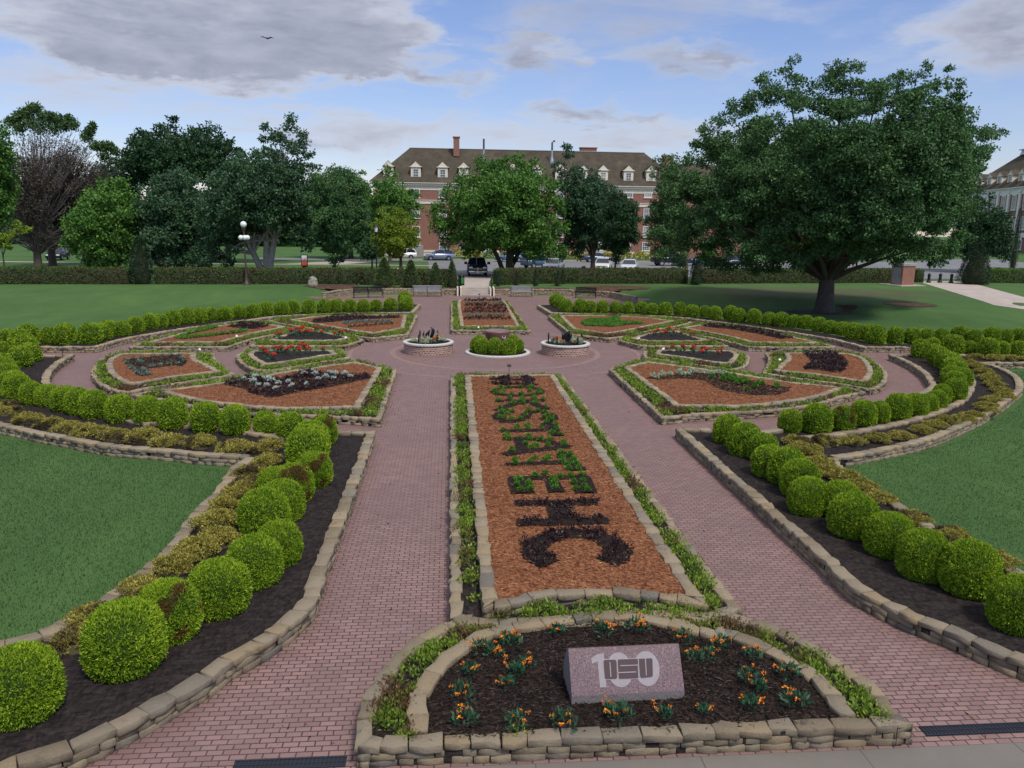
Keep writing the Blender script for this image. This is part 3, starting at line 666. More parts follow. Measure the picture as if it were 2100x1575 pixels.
RRr = c8([(1067, 745, 100), (985, 805, 145), (1075, 812, 120), (1100, 852, 150), (1150, 880, 150), (1190, 907, 160), (1205, 932, 160), (1215, 955, 165), (1235, 978, 165), (1272, 1012, 155), (1195, 1000, 165), (1215, 1042, 165), (1218, 1108, 180), (1128, 1125, 150), (1095, 1168, 150), (1035, 1190, 148), (945, 1218, 190), (815, 1247, 210), (690, 1258, 170), (570, 1290, 210), (430, 1322, 200), (250, 1342, 240), (65, 1332, 185)])
RRr[20] = RRr[20]+(1,)
globes(RRr, .19, 'curved right row', 'outer end')
globes(c8([(1205, 782, 165), (1320, 778, 108), (1455, 803, 150), (1550, 788, 118), (1665, 792, 125), (1780, 800, 130)]), .19, 'short right edge row', 'left end')
cn = lambda L_: tf(2.1725, 0, 850, L_)
NL = cn([(1440, 138, 145, 2), (1390, 192, 182), (1385, 215, 190), (1372, 255, 205), (1400, 332, 182, 1), (1312, 402, 193, 2), (1235, 420, 205, 1), (1257, 492, 217), (1185, 570, 245), (1250, 688, 222), (1140, 792, 267), (985, 922, 298), (765, 1042, 306, 1), (568, 1197, 375), (115, 1405, 380)])
globes(NL, .19, 'near left row', 'far end')
cnr = lambda L_: tf(2.1729, 1400, 850, L_)
NR = cnr([(195, 137, 140), (270, 192, 163), (355, 218, 150), (380, 287, 165), (452, 322, 183), (515, 382, 194), (555, 460, 200), (695, 477, 195), (750, 562, 231), (905, 647, 230), (1062, 754, 256), (1265, 827, 272), (1485, 990, 278)])
globes(NR, .19, 'near right row', 'far end')
globes(tf(7.5, 820, 660, [(1745, 395, 190), (1225, 420, 210), (1175, 462, 210), (1262, 492, 240), (1458, 502, 240), (1672, 513, 255), (1815, 472, 205)]), .06, 'plaza island group', 'back', hr=1.15)

# ---------------------------------------------------------------- loose golden shrubs
def mound_mesh(seed, n=4200, L=.048, Wd=.026):
    rng = np.random.default_rng(seed); k = 26
    a = rng.uniform(0, 2*math.pi, k); r = .42*np.sqrt(rng.random(k)); cz = .24*(1-(r/.5)**2)*rng.uniform(.7, 1.15, k)
    C_ = np.stack([r*np.cos(a), r*np.sin(a), cz], 1); V, F = tufts(C_, n//k, .17, .11, L, Wd, rng, .35)
    B = MB(); B.lathe([(.38, 0), (.34, .06), (.24, .12), (.12, .16), (.01, .17)], n=18); b = np.array(B.V); f = np.array(B.F)
    Va, Fa, mi = cat([(V, F, 0), (b, f, 1)]); return npmesh('golden_shrub', Va, Fa, [M['gold'], M['gold_core']], mi)
MD = [mound_mesh(s) for s in (1, 2, 3, 4)]
def mounds(items, row, end):
    for i, (px, py, w) in enumerate(items):
        x, y = G(px, py, .19); dep = float(np.dot(np.array([x, y, .19-CH]), cF)); dia = min(1.2, max(.7, w/FPX*dep*.9)); L = math.hypot(x, y); k = 1+dia*.42/L
        o = link('golden_shrub', MD[i % 4]); o.location = (x*k, y*k, .18); o.rotation_euler = (0, 0, rg.uniform(0, 6.28)); o.scale = (dia*1.05, dia*1.05, dia*rg.uniform(.9, 1.15))
        tag(o, 'low golden shrub, %s from the %s of the %s' % (nth(i+1), end, row), 'shrub', 'golden shrubs in the '+row)
mounds(c1([(10, 960, 180), (60, 1000, 190), (170, 1052, 200), (300, 1078, 190), (420, 1112, 210), (540, 1137, 250), (705, 1160, 210), (870, 1172, 250), (1035, 1200, 245), (1245, 1207, 230), (1450, 1237, 240), (1640, 1230, 240)]), 'left lawn wall arc', 'outer end')
mounds(cn([(1195, 235, 150), (1120, 300, 180), (1085, 380, 190), (1030, 440, 200), (960, 530, 230), (985, 600, 230), (880, 650, 230), (790, 720, 220), (640, 830, 200), (350, 1070, 240), (430, 960, 210)]), 'near left lawn wall strip', 'far end')
mounds(c8([(1365, 812, 110), (1320, 850, 120), (1375, 880, 140), (1425, 920, 150), (1460, 965, 160), (1500, 1010, 160), (1545, 1055, 160), (1570, 1095, 150), (1480, 1120, 160), (1450, 1165, 160), (1450, 1200, 170), (1360, 1232, 170), (1290, 1262, 170), (1180, 1275, 170), (1090, 1300, 180), (1000, 1342, 180), (850, 1388, 200), (680, 1405, 190), (510, 1422, 210), (310, 1432, 200), (140, 1475, 210)]), 'right lawn wall arc', 'outer end')
mounds(cnr([(510, 150, 150), (560, 190, 150), (610, 245, 150), (645, 285, 150), (720, 310, 160), (800, 360, 170), (870, 405, 170), (1030, 500, 180), (1190, 590, 180), (1400, 700, 200)]), 'near right lawn wall strip', 'far end')
mounds(c8([(1505, 825, 130), (1620, 822, 140), (1740, 830, 140)]), 'right edge bed', 'left end')

# ================================================================ planted letters and emblems
def ribbon(pts, w):
    """stroke of width w as a polygon strip"""
    o = [np.array(p, float) for p in pts]
    if len(o) > 2: o, _ = smooth_path(pts, False, .12, 60)
    w *= 1.13; a = offset_path(o, w/2, False); b = offset_path(o, -w/2, False); return a, b
def strokes_mesh(strokes, z, rng, foliage, dense=1.0):
    V = []; F = []; cen = []
    for si, (pts, w) in enumerate(strokes):
        a, b = ribbon(pts, w); base = len(V); zz = z+.006+.004*si
        for p, q in zip(a, b):
            for r_ in (0, .33, .66, 1):
                t = p+(q-p)*r_; V.append((t[0]+rng.normal()*.015, t[1]+rng.normal()*.015, zz+(.03 if 0 < r_ < 1 else 0)))
        for i in range(len(a)-1):
            for k in range(3): F.append((base+i*4+k, base+i*4+k+1, base+i*4+5+k, base+i*4+4+k))
        L = sum(np.linalg.norm(np.array(a[i+1])-np.array(a[i])) for i in range(len(a)-1))
        for _ in range(int(L*w*90*dense)):
            i = rng.integers(0, len(a)-1); t, u = rng.random(), rng.random()
            p = a[i]+(a[i+1]-a[i])*t; q = b[i]+(b[i+1]-b[i])*t; c = p+(q-p)*u; cen.append((c[0]+rng.normal()*.02, c[1]+rng.normal()*.02, z+.02))
    return np.array(V, float), np.array(F), np.array(cen)
def letter(label, strokes, seed, dark_leaves, cat_='planted letter', z=.33, group='letters of the planted word'):
    rng = np.random.default_rng(seed); V, F, cen = strokes_mesh(strokes, z, rng, 0)
    parts = [(V, F, 0)]; n = len(cen)
    ch = leafquads(cen, np.concatenate([rng.normal(size=(n, 2)), rng.normal(size=(n, 1))*.4+.1], 1), .09, .018, rng, .5); parts.append((ch[0], ch[1], 1))
    if dark_leaves:
        v, f = tufts(cen[::2], 16, .08, .075, .06, .028, rng, .25); parts.append((v, f, 2))
    V, F, mi = cat(parts); o = V.mean(0); o[2] = z
    ob = link('planted_letter', npmesh('planted_letter', V-o, F, [M['mulch_dark'], M['chip_dark'], M['purple']], mi)); ob.location = o.tolist()
    return tag(ob, label, cat_, group)
z2 = lambda L_: T2(tf(5.833, 900, 740, L_), .33); z3 = lambda L_: T2(tf(2.625, 700, 750, L_), .33)
letter('letter H shape of dark purple plants near the front of the long bed', [(z3([(935, 742), (1380, 738)]), .32), (z3([(1165, 745), (1190, 840)]), .42), (z3([(945, 848), (1435, 836)]), .34)], 1, True)
letter('letter C shape of dark purple plants, nearest the camera in the long bed', [(z3([(1125, 1072), (1060, 1035), (1035, 985), (1090, 935), (1180, 908), (1300, 906), (1400, 930), (1480, 980), (1485, 1030), (1420, 1062)]), .41)], 2, True)
letter('hash sign of dark purple plants at the plaza end of the long bed', [(z2([(610, 218), (1160, 235)]), .26), (z2([(640, 275), (1190, 290)]), .26), (z2([(770, 195), (800, 300)]), .3), (z2([(1030, 190), (1075, 300)]), .3)], 3, True)
letter('dark mulch letter O dotted with green plants, next after the hash sign', [(z2([(670, 350), (800, 325), (935, 318), (1090, 325), (1200, 350), (1200, 385), (1080, 415), (935, 420), (780, 410), (680, 390), (665, 362)]), .29)], 4, False)
letter('dark mulch letter K dotted with green plants between the O and the S', [(z2([(680, 485), (1270, 475)]), .29), (z2([(990, 490), (850, 535), (700, 600)]), .29), (z2([(1030, 500), (1160, 530), (1300, 590)]), .29)], 5, False)
letter('dark mulch letter S dotted with green plants before the first T', [(z2([(900, 608), (760, 625), (700, 670), (770, 725), (900, 725), (1010, 695), (1070, 625), (1190, 605), (1320, 640), (1370, 690), (1330, 712), (1230, 690)]), .29)], 6, False)
letter('first dark mulch letter T dotted with green plants, after the S', [(z2([(740, 842), (1380, 828)]), .29), (z2([(1285, 745), (1345, 800), (1430, 905)]), .32)], 7, False)
letter('dark mulch letter A dotted with green plants between the two T letters', [(z2([(780, 935), (1180, 945), (1560, 1035)]), .29), (z2([(760, 1125), (1130, 1075), (1550, 1030)]), .29), (z2([(980, 950), (1010, 1080)]), .3)], 8, False)
letter('second dark mulch letter T dotted with green plants, before the E', [(z2([(810, 1245), (1590, 1215)]), .26), (z2([(1480, 1105), (1560, 1210), (1670, 1320)]), .36)], 9, False)
letter('dark mulch letter E dotted with green plants beside the dark H', [(z3([(910, 608), (1320, 600)]), .27), (z3([(945, 605), (975, 690)]), .42), (z3([(1125, 600), (1158, 685)]), .3), (z3([(1290, 600), (1325, 690)]), .38)], 10, False)
def plant_mesh(name, seed, n, rad, hgt, L, Wd, mats, up=.6, fl=None):
    rng = np.random.default_rng(seed); V, F = tufts([(0, 0, .01)], n, rad, hgt, L, Wd, rng, up); parts = [(V, F, 0)]
    if fl:
        k, fr, fh, pl = fl
        for _ in range(k):
            a = rng.uniform(0, 6.28); r = fr*math.sqrt(rng.random()); c = np.array([r*math.cos(a), r*math.sin(a), fh*rng.uniform(.8, 1.15)])
            v, f = tufts([c], 16, .028, .022, pl, pl*.8, rng, .4); parts.append((v, f, 1))
    V, F, mi = cat(parts); return npmesh(name, V, F, mats, mi)
PG = [plant_mesh('bedding_plant', s, 110, .13, .15, .07, .035, [M['green']]) for s in (1, 2, 3)]
def place(name, meshes, pts, z, labelf, cat_, group, sc=(.85, 1.2)):
    pts = [G(x, y, z) for x, y in pts]
    for i, (x, y) in enumerate(pts):
        o = link(name, meshes[i % len(meshes)]); o.location = (x, y, z); o.rotation_euler = (0, 0, rg.uniform(0, 6.28)); s = rg.uniform(*sc); o.scale = (s, s, s*rg.uniform(.9, 1.15))
        tag(o, labelf(i), cat_, group)
LET = {'O': [(670, 370), (740, 335), (835, 325), (690, 400), (760, 405), (870, 405), (770, 365), (975, 325), (985, 400), (1105, 320), (1090, 370), (1210, 355), (1215, 395), (1130, 420)],
 'K': [(710, 485), (850, 465), (995, 455), (990, 485), (1140, 455), (1250, 470), (885, 525), (1010, 522), (1150, 490), (1160, 520), (730, 570), (1275, 555)],
 'S': [(740, 620), (820, 610), (880, 610), (820, 645), (730, 685), (790, 690), (870, 705), (975, 710), (1035, 660), (1075, 610), (1180, 615), (1270, 620), (1300, 655), (1255, 690), (1350, 690), (1330, 720)],
 'first T': [(770, 835), (935, 800), (935, 830), (1065, 790), (1065, 820), (1225, 800), (1285, 750), (1390, 770), (1410, 825), (1350, 880), (1455, 885)],
 'A': [(810, 905), (840, 945), (965, 940), (1070, 920), (1095, 950), (1215, 955), (1330, 960), (1035, 1005), (1100, 1055), (1155, 1030), (1305, 1025), (1490, 980), (1500, 1020), (875, 1080)],
 'second T': [(915, 1190), (920, 1240), (1150, 1180), (1095, 1220), (1270, 1195), (1305, 1175), (1470, 1115), (1475, 1170), (1570, 1130), (1480, 1215), (1610, 1195), (1545, 1240), (1640, 1245), (1550, 1300), (1670, 1305)],
 'E': [(930, 1385), (1130, 1380), (1270, 1350), (1520, 1360), (1710, 1370)]}
LET3 = [(955, 620), (1045, 600), (1098, 585), (1140, 620), (1178, 605), (1235, 600), (1295, 590), (945, 650), (1010, 645), (970, 678), (1018, 672), (1145, 640), (1152, 665), (1252, 635), (1302, 625), (1265, 668), (1310, 658), (1325, 675)]
for k, v in LET.items():
    if k == 'E': pts = tf(2.625, 700, 750, LET3)
    else: pts = tf(5.833, 900, 740, v)
    place('bedding_plant', PG, pts, .34, lambda i, k=k: 'green bedding plant in the planted letter %s, %s from the plaza side' % (k, nth(i+1)), 'bedding plant', 'green plants in the planted letters', (.6, .8))
def emblem(label, polys, seed, z=.33, leaves=None, cat_='planted shape', mulch_='mulch_dark', leaf_n=1.0, dens=60, pm='purple'):
    rng = np.random.default_rng(seed); parts = []
    for j, P in enumerate(polys):
        P, _ = smooth_path(ccw(P), True, .2, 50); P = [(float(a)+rng.normal()*.025, float(b)+rng.normal()*.025) for a, b in P]; m = MB(); m.fill(P, z+.008+.004*j)
        me = np.array(m.V); F3 = np.array([f+(f[-1],) for f in m.F]); parts.append(('tri', me, m.F))
        q = scatter_in(P, max(30, int(abs(area(P))*dens)), rng); n = len(q); q3 = np.concatenate([q, np.full((n, 1), z+.025)], 1)
        ch = leafquads(q3, np.concatenate([rng.normal(size=(n, 2)), rng.normal(size=(n, 1))*.3+.05], 1), .13, .03, rng, .5); parts.append(('q', ch[0], ch[1], 1))
        if leaves:
            k = rng.random(n) < .45*leaf_n; v, f = tufts(q3[k], 14, .09, .08, .07, .035, rng, .3); parts.append(('q', v, f, 2))
    mb = MB()
    for p in parts: mb.add(p[1].tolist(), [tuple(int(i) for i in f) for f in p[2]], p[3] if p[0] == 'q' else 0)
    c = np.array(mb.V).mean(0); ob = mb.build('planted_shape', [M[mulch_], M['chip_dark'], M[pm]], None, (float(c[0]), float(c[1]), z)); return tag(ob, label, cat_)
q4 = lambda L_: tf(3.5, 240, 740, L_); q3_ = lambda L_: tf(5.25, 90, 690, L_); q2 = lambda L_: tf(5.25, 480, 620, L_); q1 = lambda L_: tf(6.5625, 240, 620, L_)
q5 = lambda L_: tf(5.25, 1100, 630, L_); q6 = lambda L_: tf(5.25, 1420, 640, L_); q7 = lambda L_: tf(3.5, 1240, 740, L_); q8 = lambda L_: tf(3.75, 680, 570, L_)
emblem('winged patch of dark foliage dotted with silvery plants in the near left bed', [T2(q4([(750, 165), (870, 120), (1000, 115), (1080, 125), (1200, 130), (1300, 90), (1380, 62), (1480, 82), (1600, 112), (1780, 98), (1830, 122), (1640, 165), (1400, 210), (1240, 240), (1100, 268), (960, 235), (930, 205), (850, 190)]), .33)], 21, leaves=1)
PS = [plant_mesh('silver_plant', s, 90, .13, .13, .065, .035, [M['silver']]) for s in (5, 6)]
place('silver_plant', PS, q4([(910, 140), (995, 120), (980, 157), (1018, 180), (1075, 138), (1110, 150), (1075, 185), (1140, 205), (1158, 165), (1230, 155), (1258, 190), (1365, 170), (1340, 98), (1408, 74), (1425, 100), (1445, 137), (1500, 125), (1530, 92), (1560, 98), (1557, 130), (1635, 102), (1675, 116)]), .35, lambda i: 'silvery plant on the dark patch of the near left bed, %s from left' % nth(i+1), 'bedding plant', 'silvery plants in the near left bed', (.7, 1.0))
emblem('L shaped dark patch edged with silver plants in the left outer bed', [T2(q3_([(860, 255), (1200, 215), (1460, 200), (1540, 265), (1500, 320), (1340, 318), (1120, 348), (1160, 405), (1060, 430), (1000, 410), (930, 330)]), .33)], 22)
ed = T2(q3_([(870, 262), (895, 290), (925, 325), (950, 350), (975, 375), (1005, 402), (1040, 415), (1065, 360), (1090, 380), (1110, 405), (1140, 415), (960, 245), (1060, 235), (1160, 222), (1270, 215), (1370, 210), (1450, 208), (1480, 240), (1505, 265), (1440, 300), (1350, 308), (1250, 322), (1170, 335), (1020, 275), (1050, 290)]), .33)
PZ = [plant_mesh('sage_plant', s, 60, .12, .10, .07, .04, [M['sage']]) for s in (7, 8)]
def place_w(name, me, pts, z, lf, c_, g, sc=(.85, 1.2)):
    for i, (x, y) in enumerate(pts):
        o = link(name, me[i % len(me)]); o.location = (x, y, z); o.rotation_euler = (0, 0, rg.uniform(0, 6.28)); s = rg.uniform(*sc); o.scale = (s, s, s); tag(o, lf(i), c_, g)
place_w('sage_plant', PZ, ed, .345, lambda i: 'grey green plant edging the L shaped patch, %s round its outline' % nth(i+1), 'bedding plant', 'grey green plants in the left outer bed', (.65, .9))
emblem('long dark band of purple plants in the far left bed by the path', [T2(q2([(830, 205), (1030, 150), (1250, 128), (1450, 150), (1780, 148), (1780, 168), (1500, 178), (1200, 200), (900, 222)]), .33)], 23, leaves=1, dens=40)
PR = [plant_mesh('purple_plant', s, 60, .14, .14, .09, .04, [M['purple']]) for s in (9, 10)]
place('sage_plant', PZ, q2([(1190+i*45, 236-22*min(1, i/4)) for i in range(12)]), .34, lambda i: 'pale plant in the thin row of the far left bed, %s from left' % nth(i+1), 'bedding plant', 'thin pale row in the far left bed', (1.0, 1.3))
place('purple_plant', PR, q2([(1250+i*55, 270-i*4) for i in range(9)]), .34, lambda i: 'dark red plant in the far left bed front row, %s from left' % nth(i+1), 'bedding plant', 'dark red row in the far left bed', (.6, .8))
emblem('band of low green plants outlining a long shape in the long left bed', [T2(q1([(770, 485), (900, 430), (1300, 330), (1340, 345), (1000, 425), (900, 470), (1200, 435), (1500, 405), (1760, 370), (1760, 388), (1500, 432), (1050, 480), (880, 498)]), .33)], 24, leaves=1, pm='green', leaf_n=2)
emblem('dark purple clump at the tip of the long left bed', [T2(q1([(1480, 325), (1600, 290), (1750, 272), (1950, 290), (2050, 312), (1900, 355), (1700, 362)]), .33)], 25, leaves=1)
emblem('hat shaped patch of green plants in the far right bed by the path', [T2(q5([(480, 165), (550, 132), (760, 130), (800, 112), (870, 102), (905, 150), (1150, 168), (1130, 182), (980, 190), (830, 212), (520, 202)]), .33)], 26, leaves=1, pm='green', leaf_n=2)
emblem('ragged strip of dark purple plants in the long right bed', [T2(q6([(110, 150), (180, 128), (500, 155), (850, 212), (1090, 280), (940, 290), (700, 235), (450, 190), (200, 165)]), .33)], 27, leaves=1)
emblem('spiky dark purple patch in the right outer bed', [T2(q6([(1190, 435), (1300, 425), (1540, 442), (1650, 540), (1620, 640), (1540, 652), (1350, 625), (1190, 620), (1260, 560), (1250, 480)]), .33)], 28, leaves=1, leaf_n=1.2)
emblem('boot shaped dark mulch patch in the near right bed', [T2(q7([(290, 125), (450, 108), (620, 85), (880, 90), (1000, 130), (1200, 178), (1330, 190), (1320, 218), (1200, 248), (1000, 240), (880, 218), (780, 180), (700, 142), (580, 125), (400, 137)]), .33)], 29)
PP = [plant_mesh('pale_plant', s, 90, .14, .14, .07, .04, [M['palegreen']]) for s in (31, 32)]
place('pale_plant', PP, q7([(350, 117), (375, 125), (415, 108), (470, 100), (535, 88), (560, 102), (600, 100), (620, 80), (645, 88), (700, 92), (740, 98), (770, 97), (810, 93), (855, 100)]), .35, lambda i: 'pale bedding plant along the top of the boot shape, %s from left' % nth(i+1), 'bedding plant', 'pale plants on the boot shape', (.75, 1.0))
place('bedding_plant', PG, q7([(880, 118), (900, 130), (925, 122), (950, 140), (970, 152), (990, 140), (1015, 150), (920, 145), (945, 165), (1020, 162), (850, 145), (770, 122), (1110, 165), (1130, 172), (1080, 190), (1020, 212), (1235, 190)]), .35, lambda i: 'green bedding plant inside the boot shape, %s from the left' % nth(i+1), 'bedding plant', 'green plants on the boot shape', (.8, 1.15))
for (y0, kind, xs, nm) in ((178, 0, (1040, 1290), 'rearmost dark'), (196, 1, (1040, 1300), 'silver'), (218, 0, (1035, 1320), 'second dark'), (245, 0, (1040, 1330), 'third dark'), (268, 0, (1030, 1340), 'fourth dark'), (292, 1, (1060, 1320), 'lower grey'), (318, 0, (1040, 1360), 'frontmost dark')):
    place('purple_plant' if kind == 0 else 'sage_plant', PR if kind == 0 else PZ, q8([(xs[0]+(xs[1]-xs[0])*i/9, y0+rg.uniform(-4, 4)) for i in range(10)]), .34,
          lambda i, nm=nm: 'plant in the %s row before the steps, %s from the left' % (nm, nth(i+1)), 'bedding plant', 'plant rows in the bed before the steps', (.9, 1.3))
# red flowers
PF = [plant_mesh('red_flower_plant', s, 34, .12, .2, .10, .05, [M['deep'], M['red']], .5, (6, .12, .22, .042)) for s in (41, 42, 43)]
for nm, pts in (('upper left', q2([(470, 398), (500, 385), (600, 350), (630, 355), (690, 325), (720, 360), (735, 320), (780, 360), (815, 340), (825, 360), (885, 320), (945, 360), (975, 330), (1085, 385), (1150, 372)])),
                ('lower left', q2([(300, 545), (330, 550), (365, 590), (415, 620), (450, 530), (490, 540), (515, 545), (575, 575), (625, 530), (690, 525), (700, 565), (735, 515), (780, 520), (800, 555), (965, 540)])),
                ('upper right', q5([(1240, 315), (1300, 300), (1345, 315), (1385, 300), (1425, 275), (1470, 310), (1570, 315), (1680, 320)])),
                ('lower right', q5([(1470, 480), (1575, 480), (1690, 500), (1800, 480), (1835, 500), (1795, 530), (1975, 500), (1950, 540)]))):
    place('red_flower_plant', PF, pts, .33, lambda i, nm=nm: 'red flowering plant in the %s soil bed, %s from the left' % (nm, nth(i+1)), 'flower', 'red flowers in the soil beds', (.85, 1.25))
PM = [plant_mesh('orange_flower_plant', s, 80, .14, .12, .065, .030, [M['deep'], M['orange']], .6, (k, .17, .12, .020)) for s, k in ((51, 4), (52, 5), (53, 3))]
mg = tf(2.625, 700, 1150, [(1165, 385), (1410, 390), (1590, 370), (1845, 425), (2040, 460), (885, 415), (915, 455), (750, 490), (820, 505), (990, 560), (695, 600), (940, 610), (890, 680), (655, 735), (670, 870), (940, 880), (1200, 885), (1445, 815), (1500, 860), (1740, 835), (1950, 815), (1900, 530), (1975, 520)])+tf(2.173, 1400, 850, [(310, 1085), (470, 1170), (305, 1200), (340, 1225), (300, 1300), (505, 1290)])
mg.sort(key=lambda p: p[0])
place('orange_flower_plant', PM, mg, .265, lambda i: 'orange flowering plant round the granite block, %s from the left' % nth(i+1), 'flower', 'orange flowers in the half round bed', (.75, 1.1))

# ================================================================ granite block with 100 emblem
def granite_block():
    gl = lambda x, y, z: G(x, y, z)
    s = 7.5; c = lambda p: (1140+p[0]/s, 1300+p[1]/s)
    z0, zb, zt = .25, .34, .78
    fl = Vector(gl(*c((245, 962)), zb)+(zb,)); fr = Vector(gl(*c((1978, 872)), zb)+(zb,)); tl = Vector(gl(*c((152, 228)), zt)+(zt,)); tr = Vector(gl(*c((1812, 155)), zt)+(zt,))
    ux = (fr-fl); ux.z = 0; Wd = ux.length; ux.normalize(); uy = Vector((-ux.y, ux.x, 0)); dp = ((tl-fl).dot(uy)+(tr-fr).dot(uy))/2; dp = max(.25, dp)
    root = empty('granite_block', (fl.x, fl.y, 0), math.atan2(ux.y, ux.x)); tag(root, 'sloping pink granite block carved with 100 and OSU in the half round bed', 'monument')
    m = MB(); D = dp+.28
    prof = [(0, z0-.05), (0, zb), (dp, zt), (dp+.10, zt-.05), (D, .45), (D, z0-.05)]
    V = [(x, y, z) for x in (0, Wd) for y, z in prof]; n = 6
    m.add(V[:n]+V[n:], [(i, n+i, n+(i+1) % n, (i+1) % n) for i in (1, 2, 3, 4)])
    m.add([V[0], V[n], V[n+1], V[1]], [(0, 1, 2, 3)], 1)
    m.add(V, [(0, 1, 2, 3, 4, 5), (11, 10, 9, 8, 7, 6)], 1)
    t = NT('pink_granite'); v = t.n('ShaderNodeTexVoronoi', {'Scale': 95.0, 'Vector': t.pos()}); c1_ = t.ramp(v.outputs['Color'], [(.1, (.045, .024, .033)), (.35, (.105, .062, .072)), (.7, (.14, .085, .098)), (.95, (.24, .17, .18))])
    gm = t.pbr(c1_, .35, None, 0, .5); t = NT('rough_granite'); rm = t.pbr(t.ramp(t.noise(40, 4, .7), [(.3, (.13, .125, .13)), (.7, (.24, .21, .215))]), .85, t.bump(t.noise(25, 5, .7), .8, .02))
    m.build('block', [gm, rm], root)
    sl_ = Vector((0, dp, zt-zb)); Ls = sl_.length; sl_.normalize(); nn = Vector((0, -sl_.z, sl_.y))
    pm = plain('pale_carving', (.27, .245, .265), .7, var=.08, scale=30); dm = NT('dark_carving'); dm = dm.pbr((.060, .038, .044), .6)
    # the carving in block coordinates: u 0..1733 right, v 0..734 up (zoomed pixels)
    def face(P, lift, mat, name, th=.004):
        mb = MB(); P = ccw(P); V0 = []
        for l in (0, th):
            for u, v in P: V0.append(Vector((u*Wd, 0, zb))+sl_*(v*Ls)+nn*(lift+l))
        n_ = len(P); mb.add(V0, [(i, (i+1) % n_, n_+(i+1) % n_, n_+i) for i in range(n_)])
        for a, b, c_ in tessellate_polygon([[Vector((u, v, 0)) for u, v in P]]):
            A, B, C2 = P[a], P[b], P[c_]; k = (B[0]-A[0])*(C2[1]-A[1])-(B[1]-A[1])*(C2[0]-A[0])
            mb.add([V0[n_+a], V0[n_+b], V0[n_+c_]], [(0, 1, 2) if k > 0 else (0, 2, 1)])
        return mb.build(name, mat, root)
    # bilinear inverse of the traced face corners
    P00, P10, P01, P11 = (245, 962), (1978, 872), (152, 228), (1812, 155)
    def uv(x, y):
        u, v = .5, .5
        for _ in range(25):
            px = P00[0]*(1-u)*(1-v)+P10[0]*u*(1-v)+P01[0]*(1-u)*v+P11[0]*u*v; py = P00[1]*(1-u)*(1-v)+P10[1]*u*(1-v)+P01[1]*(1-u)*v+P11[1]*u*v
            u += (x-px)/1700; v -= (y-py)/740
        return (u, v)
    U = lambda L_: [uv(x, y) for x, y in L_]
    face(U([(500, 380), (590, 315), (685, 305), (762, 820), (665, 828), (600, 425), (518, 465)]), .0, pm, 'digit_one')
    def ell(cx, cy, rx, ry, sk=.17, n=40): return [(cx+rx*math.cos(2*math.pi*i/n)+sk*(ry*math.sin(2*math.pi*i/n)), cy+ry*math.sin(2*math.pi*i/n)) for i in range(n)]
    face(U(ell(947, 556, 195, 268)), .0, pm, 'digit_zero'); face(U(ell(1360, 537, 195, 268)), .0, pm, 'digit_zero')
    def grow(L_, g):
        cx_ = sum(p[0] for p in L_)/len(L_); cy_ = sum(p[1] for p in L_)/len(L_); xr_ = max(abs(p[0]-cx_) for p in L_); yr_ = max(abs(p[1]-cy_) for p in L_)
        return [(cx_+(p[0]-cx_)*(1+g/xr_), cy_+(p[1]-cy_)*(1+g/yr_)) for p in L_]
    for i_, L_ in enumerate(([(690, 425), (710, 405), (860, 402), (885, 425), (915, 680), (895, 697), (760, 700), (730, 690)], [(905, 400), (1205, 388), (1215, 450), (1215, 500), (1240, 680), (1215, 688), (945, 697), (915, 500)], [(1222, 390), (1410, 380), (1432, 400), (1460, 650), (1440, 668), (1290, 683), (1265, 660)])): face(U(grow(L_, 13)), .0012+.0006*i_, pm, 'emblem_outline')
    face(U([(690, 425), (710, 405), (860, 402), (885, 425), (915, 680), (895, 697), (760, 700), (730, 690)]), .0055, dm, 'emblem_letter')
    face(U([(905, 400), (1205, 388), (1215, 450), (1215, 500), (1240, 680), (1215, 688), (945, 697), (915, 500)]), .0055, dm, 'emblem_letter')
    face(U([(1222, 390), (1410, 380), (1432, 400), (1460, 650), (1440, 668), (1290, 683), (1265, 660)]), .0055, dm, 'emblem_letter')
    for ln in ([(778, 440), (792, 440), (825, 665), (810, 668)], [(945, 488), (1215, 478), (1217, 492), (947, 503)], [(915, 595), (1195, 582), (1197, 598), (917, 610)], [(1312, 385), (1327, 385), (1366, 645), (1352, 648)]):
        face(U(ln), .0105, pm, 'emblem_line')
granite_block()
# ================================================================ plaza: round planters, middle island
def mk_brickm(name, a, b, mort, w=.21, h=.075, vec='pos', ms=.006):
    t = NT(name); tcn = t.n('ShaderNodeTexCoord'); g = t.n('ShaderNodeNewGeometry'); P = g.outputs['Position']
    # wall bricks: run along whichever horizontal axis the face follows
    sx = t.n('ShaderNodeSeparateXYZ', {0: P})
    if vec == 'round':
        ob = t.n('ShaderNodeSeparateXYZ', {0: tcn.outputs['Object']}); u = t.math('MULTIPLY', t.math('ARCTAN2', ob.outputs[1], ob.outputs[0]), 1.05); v = ob.outputs[2]
    else:
        n_ = t.n('ShaderNodeSeparateXYZ', {0: g.outputs['Normal']}); u = t.math('SUBTRACT', t.math('MULTIPLY', sx.outputs[0], t.math('ABSOLUTE', n_.outputs[1])), t.math('MULTIPLY', sx.outputs[1], t.math('ABSOLUTE', n_.outputs[0]))); v = sx.outputs[2]
    c = t.n('ShaderNodeCombineXYZ', {0: u, 1: v, 2: 0.0}).outputs[0]
    b_ = t.n('ShaderNodeTexBrick', {'Vector': c, 'Color1': a+(1,), 'Color2': b+(1,), 'Mortar': mort+(1,), 'Scale': 1.0, 'Mortar Size': ms, 'Brick Width': w, 'Row Height': h})
    col = t.mix(t.math('MULTIPLY', t.noise(.8, 5, .7, P), .4), b_.outputs['Color'], tuple(x*.6 for x in a))
    return t.pbr(col, .85, t.bump(t.math('SUBTRACT', 1.0, b_.outputs['Fac']), .4, .006))
